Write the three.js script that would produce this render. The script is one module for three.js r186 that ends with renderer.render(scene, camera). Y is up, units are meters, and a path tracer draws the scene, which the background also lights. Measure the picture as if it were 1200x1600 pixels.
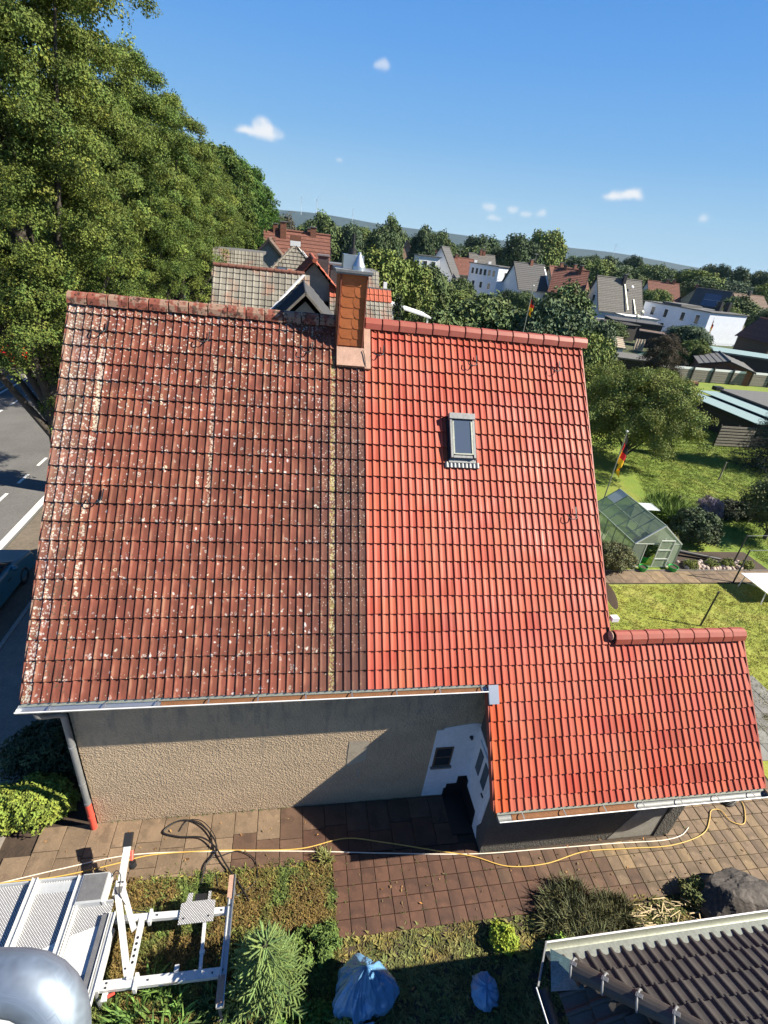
import * as THREE from 'three';
import { mergeGeometries } from 'three/addons/utils/BufferGeometryUtils.js';

// ---------------------------------------------------------------- camera, sky, sun, exposure
const scene = new THREE.Scene();
const camera = new THREE.PerspectiveCamera(90.51, 768 / 1024, 0.05, 12000);
{
  const right = new THREE.Vector3(0.98311, 0.10575, 0.14935), down = new THREE.Vector3(0.02174, -0.87784, 0.47847), fwd = new THREE.Vector3(0.1817, -0.46714, -0.86531);
  camera.position.set(4.3564, 11.4609, 11.6031);
  camera.quaternion.setFromRotationMatrix(new THREE.Matrix4().makeBasis(right, down.clone().negate(), fwd.clone().negate()));
}
const EXPOSURE = 2.4;
const SUN = new THREE.Vector3(0.74, 0.64, 0.208).normalize();
const sun = new THREE.DirectionalLight(new THREE.Color(1, 0.91, 0.76), 5);
sun.position.copy(SUN).multiplyScalar(80).add(new THREE.Vector3(8, 0, 0));
sun.target.position.set(8, 0, 0);
sun.castShadow = true;
sun.shadow.mapSize.set(4096, 4096);
Object.assign(sun.shadow.camera, { left: -60, right: 60, top: 60, bottom: -60, near: 1, far: 220 });
sun.shadow.radius = 1;
scene.add(sun, sun.target);

function hash(x, y, s) { let h = (x * 374761393 + y * 668265263 + s * 974634533) | 0; h = Math.imul(h ^ (h >>> 13), 1274126177); h ^= h >>> 16; return (h >>> 0) / 4294967296; }
const sm = (t) => t * t * (3 - 2 * t);
const clamp = (x, a = 0, b = 1) => Math.min(b, Math.max(a, x));
const step = (a, b, x) => sm(clamp((x - a) / (b - a)));
const mix = (a, b, t) => a + (b - a) * t;
// value noise that repeats every p cells
function vn(x, y, p, s) {
  const xi = Math.floor(x), yi = Math.floor(y), u = sm(x - xi), v = sm(y - yi), w = (a) => ((a % p) + p) % p;
  const a = hash(w(xi), w(yi), s), b = hash(w(xi + 1), w(yi), s), c = hash(w(xi), w(yi + 1), s), d = hash(w(xi + 1), w(yi + 1), s);
  return a + (b - a) * u + (c - a) * v + (a - b - c + d) * u * v;
}
function fbm(u, v, f, o, s) { let t = 0, a = 0.5, n = 0; for (let i = 0; i < o; i++) { t += a * vn(u * f, v * f, f, s + i * 17); n += a; a *= 0.5; f *= 2; } return t / n; }
let seed = 12345;
function rnd() { seed = (seed + 0x6d2b79f5) | 0; let t = Math.imul(seed ^ (seed >>> 15), 1 | seed); t = (t + Math.imul(t ^ (t >>> 7), 61 | t)) ^ t; return ((t ^ (t >>> 14)) >>> 0) / 4294967296; }
const rr = (a, b) => a + (b - a) * rnd();
const reseed = (s) => { seed = s * 7919 + 11; };

{ // the sky: clear blue, paler to the horizon, with a few small fair-weather clouds
  const W = 2048, H = 1024, d = new Float32Array(W * H * 4);
  const stops = [[-90, 0.16, 0.17, 0.16], [-2, 0.44, 0.6, 0.74], [0, 0.47, 0.68, 0.83], [4, 0.37, 0.61, 0.84], [9, 0.215, 0.475, 0.83], [15, 0.135, 0.375, 0.82], [22, 0.08, 0.29, 0.74], [40, 0.035, 0.15, 0.46], [90, 0.02, 0.085, 0.28]];
  // cloud centres: [azimuth, elevation, width, height] in degrees, azimuth from -z towards +x
  const clouds = [[-2.9, 7.4, 1.5, 0.85], [-4.5, 7.35, 1.2, 0.5], [-2.0, 7.4, 0.9, 0.75], [7.0, 13.2, 0.7, 0.45], [30.4, 5.9, 1.81, 0.6], [29.4, 5.7, 1.07, 0.46], [31.2, 6.0, 0.67, 0.52], [18.2, 3.9, 0.93, 0.5], [19.0, 3.1, 0.85, 0.34], [20.5, 3.9, 0.67, 0.5], [21.9, 3.7, 0.67, 0.33], [23.3, 3.9, 0.66, 0.58], [37.0, 4.6, 0.57, 0.5], [3.8, 6.2, 0.4, 0.24]];
  for (let j = 0; j < H; j++) {
    const el = ((j + 0.5) / H - 0.5) * 180;
    let k = 1; while (k < stops.length - 1 && stops[k][0] < el) k++;
    const t = clamp((el - stops[k - 1][0]) / (stops[k][0] - stops[k - 1][0]));
    const base = [1, 2, 3].map((c) => mix(stops[k - 1][c], stops[k][c], t));
    for (let i = 0; i < W; i++) {
      const ph = ((i + 0.5) / W - 0.5) * 360; // direction (cos, sin) = (x, z)
      let az = ph + 90; if (az > 180) az -= 360;
      let c = 0;
      if (Math.abs(el) < 40 && Math.abs(az) < 70) for (const [ca, ce, w, h] of clouds) {
        const dx = (az - ca) / w, dy = (el - ce) / h;
        if (Math.abs(dx) < 1.6 && Math.abs(dy) < 1.6) {
          const n = fbm(az / 60 + 2, el / 60 + 2, 64, 4, 5) - 0.5;
          const r = Math.hypot(dx, dy < 0 ? dy * 1.5 : dy);
          c = Math.max(c, step(0, 0.55, 1 - r + n * 1.5) * (dy < -0.2 ? 0.75 : 1) * (w < 1 ? 0.55 : 0.95));
        }
      }
      const o = (j * W + i) * 4;
      for (let q = 0; q < 3; q++) d[o + q] = mix(base[q], [0.9, 0.92, 0.95][q], c) / EXPOSURE;
      d[o + 3] = 1;
    }
  }
  const sky = new THREE.DataTexture(d, W, H, THREE.RGBAFormat, THREE.FloatType);
  sky.mapping = THREE.EquirectangularReflectionMapping; sky.magFilter = sky.minFilter = THREE.LinearFilter; sky.needsUpdate = true;
  scene.background = sky; scene.environment = sky;
}
scene.fog = new THREE.FogExp2(new THREE.Color(0.5, 0.68, 0.85), 0.00005);

const renderer = new THREE.WebGLRenderer({ antialias: true });
renderer.setSize(768, 1024);
renderer.toneMapping = THREE.LinearToneMapping;
renderer.toneMappingExposure = EXPOSURE;
renderer.shadowMap.enabled = true;
renderer.shadowMap.type = THREE.PCFSoftShadowMap;

// ---------------------------------------------------------------- helpers
const V = (x, y, z) => new THREE.Vector3(x, y, z);
const lin = (r, g, b) => new THREE.Color().setRGB(r, g, b);
const used = {};
function numbered(n) { if (!(n in used)) { used[n] = 0; return n; } used[n]++; return n + '_' + String(used[n]).padStart(3, '0'); }
function tag(o, label, category, group, kind) { const u = {}; if (label) u.label = label; if (category) u.category = category; if (group) u.group = group; if (kind) u.kind = kind; o.userData = u; return o; }
function thing(name, label, category, [x, y, z] = [0, 0, 0], turn = 0, group) {
  const o = new THREE.Group(); o.name = numbered(name); o.position.set(x, y, z); o.rotation.y = turn; scene.add(o);
  return tag(o, label, category, group);
}
function copy(o, label, [x, y, z], turn = 0, s = 1, group) {
  const c = o.clone(); c.name = numbered(o.name.replace(/_\d+$/, '')); c.position.set(x, y, z); c.rotation.y = turn;
  if (Array.isArray(s)) c.scale.set(...s); else c.scale.setScalar(s);
  c.userData = { ...o.userData, label }; if (group) c.userData.group = group; scene.add(c); return c;
}
const _n = new THREE.Vector3(), _m = new THREE.Matrix4();
class B { // collects shapes, builds one named mesh; uv in metres
  constructor() { this.g = []; }
  add(geo, m, keepUv) {
    let g = geo.index ? geo.toNonIndexed() : geo.clone();
    for (const k of Object.keys(g.attributes)) if (!['position', 'normal', 'uv', 'color'].includes(k)) g.deleteAttribute(k);
    if (!g.attributes.normal) g.computeVertexNormals();
    if (m) g.applyMatrix4(m);
    if (!keepUv) {
      const p = g.attributes.position, n = g.attributes.normal, uv = new Float32Array(p.count * 2);
      for (let i = 0; i < p.count; i++) {
        const ax = Math.abs(n.getX(i)), ay = Math.abs(n.getY(i)), az = Math.abs(n.getZ(i));
        if (ay >= ax && ay >= az) { uv[2 * i] = p.getX(i); uv[2 * i + 1] = p.getZ(i); }
        else if (ax > az) { uv[2 * i] = p.getZ(i); uv[2 * i + 1] = p.getY(i); }
        else { uv[2 * i] = p.getX(i); uv[2 * i + 1] = p.getY(i); }
      }
      g.setAttribute('uv', new THREE.BufferAttribute(uv, 2));
    }
    this.g.push(g); return this;
  }
  box(x0, x1, y0, y1, z0, z1) { return this.add(new THREE.BoxGeometry(x1 - x0, y1 - y0, z1 - z0), _m.makeTranslation((x0 + x1) / 2, (y0 + y1) / 2, (z0 + z1) / 2)); }
  bar(p, q, w, h, up = V(0, 1, 0)) { // box of width w, height h from p to q
    p = V(...p); q = V(...q); const d = q.clone().sub(p), L = d.length(); d.normalize();
    if (Math.abs(d.dot(up)) > 0.99) up = V(0, 0, 1);
    const s = V().crossVectors(up, d).normalize(), u = V().crossVectors(d, s);
    return this.add(new THREE.BoxGeometry(w, h, L), new THREE.Matrix4().makeBasis(s, u, d).setPosition(p.add(q).multiplyScalar(0.5)));
  }
  cyl(p, q, r0, r1 = r0, seg = 10) {
    p = V(...p); q = V(...q); const d = q.clone().sub(p), L = d.length();
    const m = new THREE.Matrix4().makeRotationFromQuaternion(new THREE.Quaternion().setFromUnitVectors(V(0, 1, 0), d.normalize())).setPosition(p.add(q).multiplyScalar(0.5));
    return this.add(new THREE.CylinderGeometry(r1, r0, L, seg), m);
  }
  tube(pts, r, seg = 40, rad = 8, closed = false) { return this.add(new THREE.TubeGeometry(new THREE.CatmullRomCurve3(pts.map((p) => V(...p)), closed, 'centripetal'), seg, r, rad, closed)); }
  poly(tris) { const g = new THREE.BufferGeometry(); g.setAttribute('position', new THREE.Float32BufferAttribute(tris.flat(2), 3)); g.computeVertexNormals(); return this.add(g); }
  quad(a, b, c, d) { return this.poly([[a, b, c], [a, c, d]]); }
  prism(shape, depth, m, bevel = 0) { // 2-D outline [[x,y]...] pushed along z
    const s = new THREE.Shape(shape.map(([x, y]) => new THREE.Vector2(x, y)));
    return this.add(new THREE.ExtrudeGeometry(s, { depth, bevelEnabled: bevel > 0, bevelSize: bevel, bevelThickness: bevel, bevelSegments: 1, steps: 1 }), m);
  }
  geo() { const k = this.g.every((g) => g.attributes.color) ? null : 1; if (k) this.g.forEach((g) => g.deleteAttribute('color')); return mergeGeometries(this.g, false); }
  build(name, mat, parent = scene) { const m = new THREE.Mesh(this.geo(), mat); m.name = parent === scene ? numbered(name) : name; m.castShadow = m.receiveShadow = true; parent.add(m); return m; }
}
const b = () => new B();
const mesh = (name, geo, mat, parent) => { const m = new THREE.Mesh(geo, mat); m.name = parent === scene ? numbered(name) : name; m.castShadow = m.receiveShadow = true; parent.add(m); return m; };

function tex(size, fn, rep = 1, srgb = true) { // fn(u, v) gives linear [r, g, b] or a grey; the pattern repeats every rep metres
  const h = Array.isArray(size) ? size[1] : size, w = Array.isArray(size) ? size[0] : size, d = new Uint8Array(w * h * 4);
  const enc = (x) => 255 * (x <= 0.0031308 ? 12.92 * x : 1.055 * Math.pow(x, 1 / 2.4) - 0.055);
  for (let j = 0; j < h; j++) for (let i = 0; i < w; i++) {
    const c = fn((i + 0.5) / w, (j + 0.5) / h), o = (j * w + i) * 4;
    for (let k = 0; k < 3; k++) { const x = clamp(c.length ? c[k] : c); d[o + k] = srgb ? enc(x) : 255 * x; }
    d[o + 3] = 255;
  }
  const t = new THREE.DataTexture(d, w, h, THREE.RGBAFormat);
  t.wrapS = t.wrapT = THREE.RepeatWrapping; t.magFilter = THREE.LinearFilter; t.minFilter = THREE.LinearMipmapLinearFilter; t.generateMipmaps = true;
  if (srgb) t.colorSpace = THREE.SRGBColorSpace;
  const [rx, ry] = Array.isArray(rep) ? rep : [rep, rep]; t.repeat.set(1 / rx, 1 / ry); t.needsUpdate = true; return t;
}
const std = (o) => new THREE.MeshStandardMaterial({ roughness: 0.85, side: THREE.DoubleSide, ...o });
// a colour that varies softly: c scaled by noise at a coarse and a fine scale
const noiseCache = {};
function mottled(c, rep, amp, f = 4, fine = 0.5, extra = {}) {
  const near = (x, l) => l.reduce((a, q) => (Math.abs(Math.log(q / x)) < Math.abs(Math.log(a / x)) ? q : a)), A0 = near(amp, [0.1, 0.25, 0.45]), R0 = near(rep, [0.45, 1.1, 2.6, 160]);
  const map = (noiseCache[A0 + '/' + R0] ||= tex(256, (u, v) => { const n = fbm(u, v, 4, 4, 3) * 0.5 + fbm(u, v, 40, 2, 9) * 0.5; return (1 + A0 * 1.6 * (2 * n - 1)) / (1 + A0); }, R0));
  return std({ color: lin(...c.map((x) => x * (1 + A0))), map, ...extra });
}

// ---------------------------------------------------------------- materials
const stuccoH = (u, v) => { const a = fbm(u, v, 50, 2, 21), c = vn(u * 90, v * 90, 90, 4); return clamp(0.6 * a + 0.5 * c * c); };
const stuccoBump = tex(1024, stuccoH, 1.4, false);
const M = {
  stucco: std({ map: tex(1024, (u, v) => { const n = 0.8 + 0.22 * fbm(u, v, 6, 3, 1) + 0.2 * stuccoH(u, v); const s = step(0.62, 0.75, fbm(u, v, 5, 3, 77)); return [0.5, 0.38, 0.255].map((x, i) => x * n * mix(1, [0.8, 0.8, 0.82][i], s)); }, 1.4), bumpMap: stuccoBump, bumpScale: 0.018, roughness: 0.95 }),
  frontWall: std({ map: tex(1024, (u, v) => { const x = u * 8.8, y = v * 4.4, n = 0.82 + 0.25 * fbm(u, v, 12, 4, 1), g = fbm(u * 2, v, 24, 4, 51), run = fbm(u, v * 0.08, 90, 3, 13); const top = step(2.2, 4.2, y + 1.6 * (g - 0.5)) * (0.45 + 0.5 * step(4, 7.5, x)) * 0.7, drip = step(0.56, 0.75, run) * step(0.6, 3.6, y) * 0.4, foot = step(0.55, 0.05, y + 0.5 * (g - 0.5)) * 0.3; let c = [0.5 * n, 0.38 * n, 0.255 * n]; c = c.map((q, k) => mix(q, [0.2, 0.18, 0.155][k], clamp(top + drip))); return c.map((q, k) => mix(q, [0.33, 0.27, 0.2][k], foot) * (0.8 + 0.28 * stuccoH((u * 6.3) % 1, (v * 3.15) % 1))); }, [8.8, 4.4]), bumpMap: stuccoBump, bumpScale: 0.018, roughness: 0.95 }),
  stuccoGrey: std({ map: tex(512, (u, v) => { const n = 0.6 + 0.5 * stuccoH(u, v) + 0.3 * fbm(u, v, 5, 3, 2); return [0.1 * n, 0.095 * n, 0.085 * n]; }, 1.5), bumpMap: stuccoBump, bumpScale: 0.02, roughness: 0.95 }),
  plaster: mottled([0.36, 0.31, 0.24], 1.3, 0.25),
  plasterGrey: mottled([0.3, 0.29, 0.26], 1.6, 0.3),
  whitewash: mottled([0.7, 0.72, 0.76], 1.7, 0.12),
  skirt: mottled([0.38, 0.24, 0.18], 0.7, 0.3),
  zinc: std({ color: lin(0.5, 0.53, 0.56), metalness: 0.85, roughness: 0.38 }),
  zincPale: mottled([0.27, 0.29, 0.245], 0.9, 0.2, 4, 0.4, { metalness: 0.35, roughness: 0.5 }),
  zincDull: mottled([0.2, 0.21, 0.215], 0.8, 0.2, 4, 0.4, { metalness: 0.3, roughness: 0.55 }),
  whiteEdge: std({ color: lin(0.75, 0.76, 0.76), metalness: 0.2, roughness: 0.4 }),
  rust: mottled([0.16, 0.07, 0.028], 0.5, 0.5),
  silt: mottled([0.2, 0.19, 0.17], 0.3, 0.6),
  redPipe: std({ color: lin(0.6, 0.075, 0.05), roughness: 0.5 }),
  wood: mottled([0.12, 0.075, 0.045], 0.7, 0.4),
  woodDark: mottled([0.035, 0.03, 0.027], 0.7, 0.4),
  woodGrey: mottled([0.2, 0.18, 0.15], 0.7, 0.35),
  shingle: [0, 1, 2].map((i) => mottled([[0.4, 0.118, 0.032], [0.36, 0.105, 0.029], [0.43, 0.13, 0.038]][i], 0.4, 0.2)),
  shingleTrim: mottled([0.2, 0.06, 0.035], 0.4, 0.2),
  white: std({ color: lin(0.76, 0.77, 0.78), roughness: 0.5 }),
  whiteWall: mottled([0.66, 0.67, 0.68], 3, 0.06),
  blueWall: mottled([0.6, 0.65, 0.74], 3, 0.06),
  glass: std({ color: lin(0.03, 0.04, 0.05), roughness: 0.08, metalness: 0.1 }),
  glassSky: std({ color: lin(0.09, 0.12, 0.17), roughness: 0.06, metalness: 0.3 }),
  black: std({ color: lin(0.012, 0.012, 0.013), roughness: 0.5 }),
  darkMetal: std({ color: lin(0.05, 0.055, 0.06), metalness: 0.6, roughness: 0.45 }),
  alu: mottled([0.5, 0.52, 0.53], 0.6, 0.1, 4, 0.4, { metalness: 0.35, roughness: 0.42 }),
  aluWhite: mottled([0.58, 0.59, 0.59], 0.6, 0.25, 4, 0.4, { metalness: 0.1, roughness: 0.45 }),
  asphalt: std({ map: tex(512, (u, v) => { const n = 0.7 + 0.35 * fbm(u, v, 5, 3, 8) + 0.25 * vn(u * 128, v * 128, 128, 2); return [0.115 * n, 0.112 * n, 0.106 * n]; }, 6), roughness: 0.9 }),
  paint: mottled([0.68, 0.67, 0.63], 1.2, 0.15),
  concrete: mottled([0.2, 0.18, 0.155], 1.5, 0.25),
  bark: mottled([0.06, 0.05, 0.04], 0.5, 0.5),
  soil: mottled([0.045, 0.03, 0.02], 1.2, 0.6, 6, 0.6),
  roofGrey: mottled([0.12, 0.115, 0.105], 1.1, 0.35),
  roofGreyDark: mottled([0.075, 0.075, 0.078], 1.1, 0.3),
  roofRed: mottled([0.155, 0.062, 0.043], 1.1, 0.35),
  roofRedBright: mottled([0.34, 0.085, 0.045], 0.8, 0.25),
  roofBrown: mottled([0.12, 0.08, 0.06], 1.1, 0.4),
  slate: mottled([0.05, 0.052, 0.058], 0.6, 0.4),
  felt: mottled([0.11, 0.11, 0.108], 1.5, 0.25),
  tan: mottled([0.4, 0.33, 0.24], 1.5, 0.2),
  brick: mottled([0.18, 0.075, 0.045], 0.5, 0.4),
  ochre: mottled([0.35, 0.29, 0.19], 1.6, 0.25),
  teal: mottled([0.2, 0.29, 0.3], 1.2, 0.15),
  net: std({ color: lin(0.02, 0.075, 0.06), roughness: 0.9 }),
};

// ---------------------------------------------------------------- the house: tiled roof half weathered, half freshly painted
const A = 49.95 * Math.PI / 180, SA = Math.sin(A), CA = Math.cos(A), RY = 9.88, CO = 0.34612, ROLL = 0.15;
const roofAt = (x, s, n = 0) => [x, RY - s * SA + n * CA, s * CA + n * SA];
const roofM = (x, s, n = 0) => new THREE.Matrix4().makeBasis(V(1, 0, 0), V(0, SA, -CA), V(0, CA, SA)).setPosition(...roofAt(x, s, n));

const oldMap = (() => { // weathered half: fired clay, pale weathering along the rolls, lichen, moss, soot below the chimney
  const W = 2048, H = 2048, wm = 5.85, hm = 7.64, d = new Float32Array(W * H * 3);
  for (let j = 0; j < H; j++) for (let i = 0; i < W; i++) {
    const x = (i + 0.5) / W * wm, s = (1 - (j + 0.5) / H) * hm, u = i / W, v = j / H, ur = x / ROLL, f = ur - Math.floor(ur);
    const n = fbm(u, v, 30, 4, 5), st = fbm(u, v * 0.2, 160, 2, 8), big = fbm(u, v, 5, 3, 12);
    let c = [0.142 * (0.4 + 0.8 * n + 0.3 * st), 0.038 * (0.35 + 0.85 * n + 0.45 * st), 0.0225 * (0.3 + 0.9 * n + 0.5 * st)];
    const tone = 0.9 + 0.2 * hash(Math.floor((ur + 1) / 2), Math.floor(s / CO), 3); c = c.map((q) => q * tone);
    const crust = step(0.5, 0.75, st * 0.6 + n * 0.5) * step(0.3, 0.05, Math.abs(f - 0.2)) * (0.35 + 0.5 * hash(Math.floor(ur), Math.floor(s / CO), 9)) * (0.6 + 0.8 * big);
    c = c.map((q, k) => mix(q, [0.27, 0.155, 0.1][k], clamp(crust * 0.62)));
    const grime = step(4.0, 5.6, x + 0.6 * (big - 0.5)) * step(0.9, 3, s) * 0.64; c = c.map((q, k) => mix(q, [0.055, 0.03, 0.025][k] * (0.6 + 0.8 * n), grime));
    const edge = step(0.9, 0, x + 0.5 * (n - 0.5)) * 0.5 * step(7.5, 2, s); c = c.map((q, k) => mix(q, [0.19, 0.13, 0.1][k] * (0.6 + n * 0.7), edge));
    const o = (j * W + i) * 3; d[o] = c[0]; d[o + 1] = c[1]; d[o + 2] = c[2];
  }
  const spot = (x, s, r, c, ring, a = 0.9) => {
    const ci = x / wm * W, cj = (1 - s / hm) * H, rx = r / wm * W, ry = r / hm * H, k1 = rr(0, 6.28), k2 = rr(0, 6.28), e = rr(0.7, 1);
    for (let j = Math.max(0, Math.floor(cj - ry * 1.4)); j <= Math.min(H - 1, cj + ry * 1.4); j++) for (let i = Math.max(0, Math.floor(ci - rx * 1.4)); i <= Math.min(W - 1, ci + rx * 1.4); i++) {
      const dx = (i - ci) / rx, dy = (j - cj) / ry * e, an = Math.atan2(dy, dx), q = Math.hypot(dx, dy) / (1 + 0.22 * Math.sin(2 * an + k1) + 0.16 * Math.sin(5 * an + k2));
      if (q > 1.05) continue;
      let t = a * step(1.05, 0.62, q + 0.5 * (hash(i, j, 5) - 0.5)); if (ring) t *= step(0.3, 0.62, q) * (ring > 1 && an > k1 - 4 && an < k1 - 2.5 ? 0.2 : 1);
      const o = (j * W + i) * 3; for (let k = 0; k < 3; k++) d[o + k] = mix(d[o + k], c[k], t);
    }
  };
  reseed(7);
  const pale = () => { const g = rr(0.28, 0.5); return rnd() < 0.12 ? [g, g * 0.88, g * 0.62] : [g, g * rr(0.92, 0.97), g * rr(0.84, 0.93)]; };
  const low = () => (Math.floor(rnd() * 22) + (rnd() < 0.6 ? 1 - Math.pow(rnd(), 2) * 0.35 : rnd())) * CO;
  for (let k = 0; k < 2500; k++) { const x = rr(0, 4.9), s = low(), r = Math.pow(rnd(), 2.2) * 0.024 + 0.0045; spot(x, s, r, pale(), r > 0.01 && rnd() < 0.6 ? (rnd() < 0.5 ? 2 : 1) : 0); }
  for (let k = 0; k < 1500; k++) spot(rr(4.9, 5.85), low() * rr(0.6, 1), rr(0.004, 0.012), pale(), rnd() < 0.3 ? 1 : 0, 0.75);
  for (let k = 0; k < 1800; k++) { const s = Math.pow(rnd(), 1.3) * hm; spot(Math.abs(rr(-0.5, 0.5) + rr(-0.4, 0.4)) * step(9, 1, s) + rr(0, 0.1), s, rr(0.004, 0.019), pale(), 0, 0.75); }
  for (let k = 0; k < 1300; k++) { const x = rr(0, 5), s = Math.pow(rnd(), 2.2) * 2.2; spot(x, s + 0.1, rr(0.004, 0.02), pale(), 0, 0.8); }
  for (const [uc, v0, v1, n, c] of [[4.6, 3, 8, 260, [0.45, 0.41, 0.33]], [4.4, 8, 17, 150, [0.42, 0.39, 0.33]], [18.7, 3, 12, 240, [0.44, 0.37, 0.29]], [34.5, 2.5, 22, 620, [0.22, 0.19, 0.07]], [34.6, 3, 22, 260, [0.34, 0.31, 0.2]]])
    for (let k = 0; k < n; k++) spot((uc + rr(-0.26, 0.26)) * ROLL, rr(v0, v1) * CO, rr(0.006, 0.022), c, rnd() < 0.2 ? 1 : 0, 0.8);
  for (let k = 0; k < 1700; k++) { const col = 2.3 + Math.floor(rnd() * 3) * 0.9; spot((k < 500 ? col + rr(-0.3, 0.3) : rr(0, 36)) * ROLL, k < 500 ? rr(9, 22) * CO : low(), rr(0.005, 0.016), [0.05, 0.038, 0.022], 0, 0.8); }
  return tex([W, H], (u, v) => { const o = (Math.min(H - 1, Math.floor(v * H)) * W + Math.min(W - 1, Math.floor(u * W))) * 3; return [d[o], d[o + 1], d[o + 2]]; }, 1);
})();
const lichenSpeck = tex(512, (u, v) => { const n = fbm(u, v, 9, 4, 41), l = step(0.42, 0.56, fbm(u, v, 12, 4, 61)), m = step(0.6, 0.7, fbm(u, v, 30, 2, 91)); let c = [0.2 * (0.5 + n), 0.065 * (0.4 + n), 0.042 * (0.4 + n)]; c = c.map((q, k) => mix(q, [0.29, 0.2, 0.145][k], l * 0.75)); return c.map((q) => q * (1 - 0.7 * m)); }, 1.3);
M.oldTile = std({ map: oldMap, vertexColors: true, roughness: 0.9 });
M.oldRidge = std({ map: lichenSpeck, roughness: 0.92 });
const coat = (u, v) => { const n = fbm(u, v, 6, 4, 3), f = fbm(u, v, 60, 2, 6), w = step(0.55, 0.8, fbm(u, v * 0.5, 24, 3, 14)); return [0.9 + 0.14 * n, 0.75 + 0.3 * n + 0.25 * f + 0.22 * w, 0.75 + 0.3 * n + 0.25 * f + 0.24 * w].map((x) => clamp(x / 1.6)); };
M.newTile = new THREE.MeshPhysicalMaterial({ side: THREE.DoubleSide, specularIntensity: 0.5, color: lin(0.57, 0.108, 0.062), map: tex(512, coat, 2.1), vertexColors: true, roughness: 0.62, roughnessMap: tex(256, (u, v) => 0.75 + 0.5 * (fbm(u, v, 12, 3, 30) - 0.3), 0.9, false) });
M.newRidge = std({ color: lin(0.46, 0.1, 0.065), map: tex(256, coat, 0.9), roughness: 0.5 });

const PROFILE = [[0, 0.002], [0.006, 0.021], [0.014, 0.028], [0.026, 0.027], [0.04, 0.014], [0.054, 0.005], [0.09, 0.001], [0.132, 0.0005]];
function tileGeo(u0, u1, sBot, len, tint, jig = 1, sTop = sBot - len - 0.05) {
  const pts = [];
  for (let r = u0; r < u1 - 1e-6; r++) for (const [dx, h] of PROFILE) if (r * ROLL + dx < u1 * ROLL - 0.002) pts.push([r * ROLL + dx, h]);
  pts.push([u1 * ROLL - 0.003, 0.004]);
  const n0 = -0.044 + rr(-0.002, 0.002) * jig, n1 = rr(-0.003, 0.003) * jig, yaw = rr(-0.004, 0.004) * jig, pos = [], uv = [], idx = [], N = pts.length;
  const put = (x, s, n) => { const p = roofAt(x, s, n); pos.push(...p); uv.push(x / 5.85, 1 - s / 7.64); };
  pts.forEach(([x, h]) => put(x, sTop, n0 + h));
  pts.forEach(([x, h]) => put(x, sBot + yaw * (x - u0 * ROLL) * 8, n1 + h));
  pts.forEach(([x, h]) => put(x, sBot + yaw * (x - u0 * ROLL) * 8, n1 + h));
  pts.forEach(([x, h]) => put(x, sBot - 0.004 + yaw * (x - u0 * ROLL) * 8, n1 + h - 0.036));
  for (const o of [0, 2 * N]) for (let i = 0; i < N - 1; i++) idx.push(o + i, o + N + i, o + i + 1, o + i + 1, o + N + i, o + N + i + 1);
  const g = new THREE.BufferGeometry();
  g.setAttribute('position', new THREE.Float32BufferAttribute(pos, 3)); g.setAttribute('uv', new THREE.Float32BufferAttribute(uv, 2)); g.setIndex(idx); g.computeVertexNormals();
  g.setAttribute('color', new THREE.Float32BufferAttribute(Array(pos.length / 3).fill(tint).flat(), 3));
  return g;
}
const house = thing('house', 'house in front with its steep tiled roof half weathered, half painted red', 'house');
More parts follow.
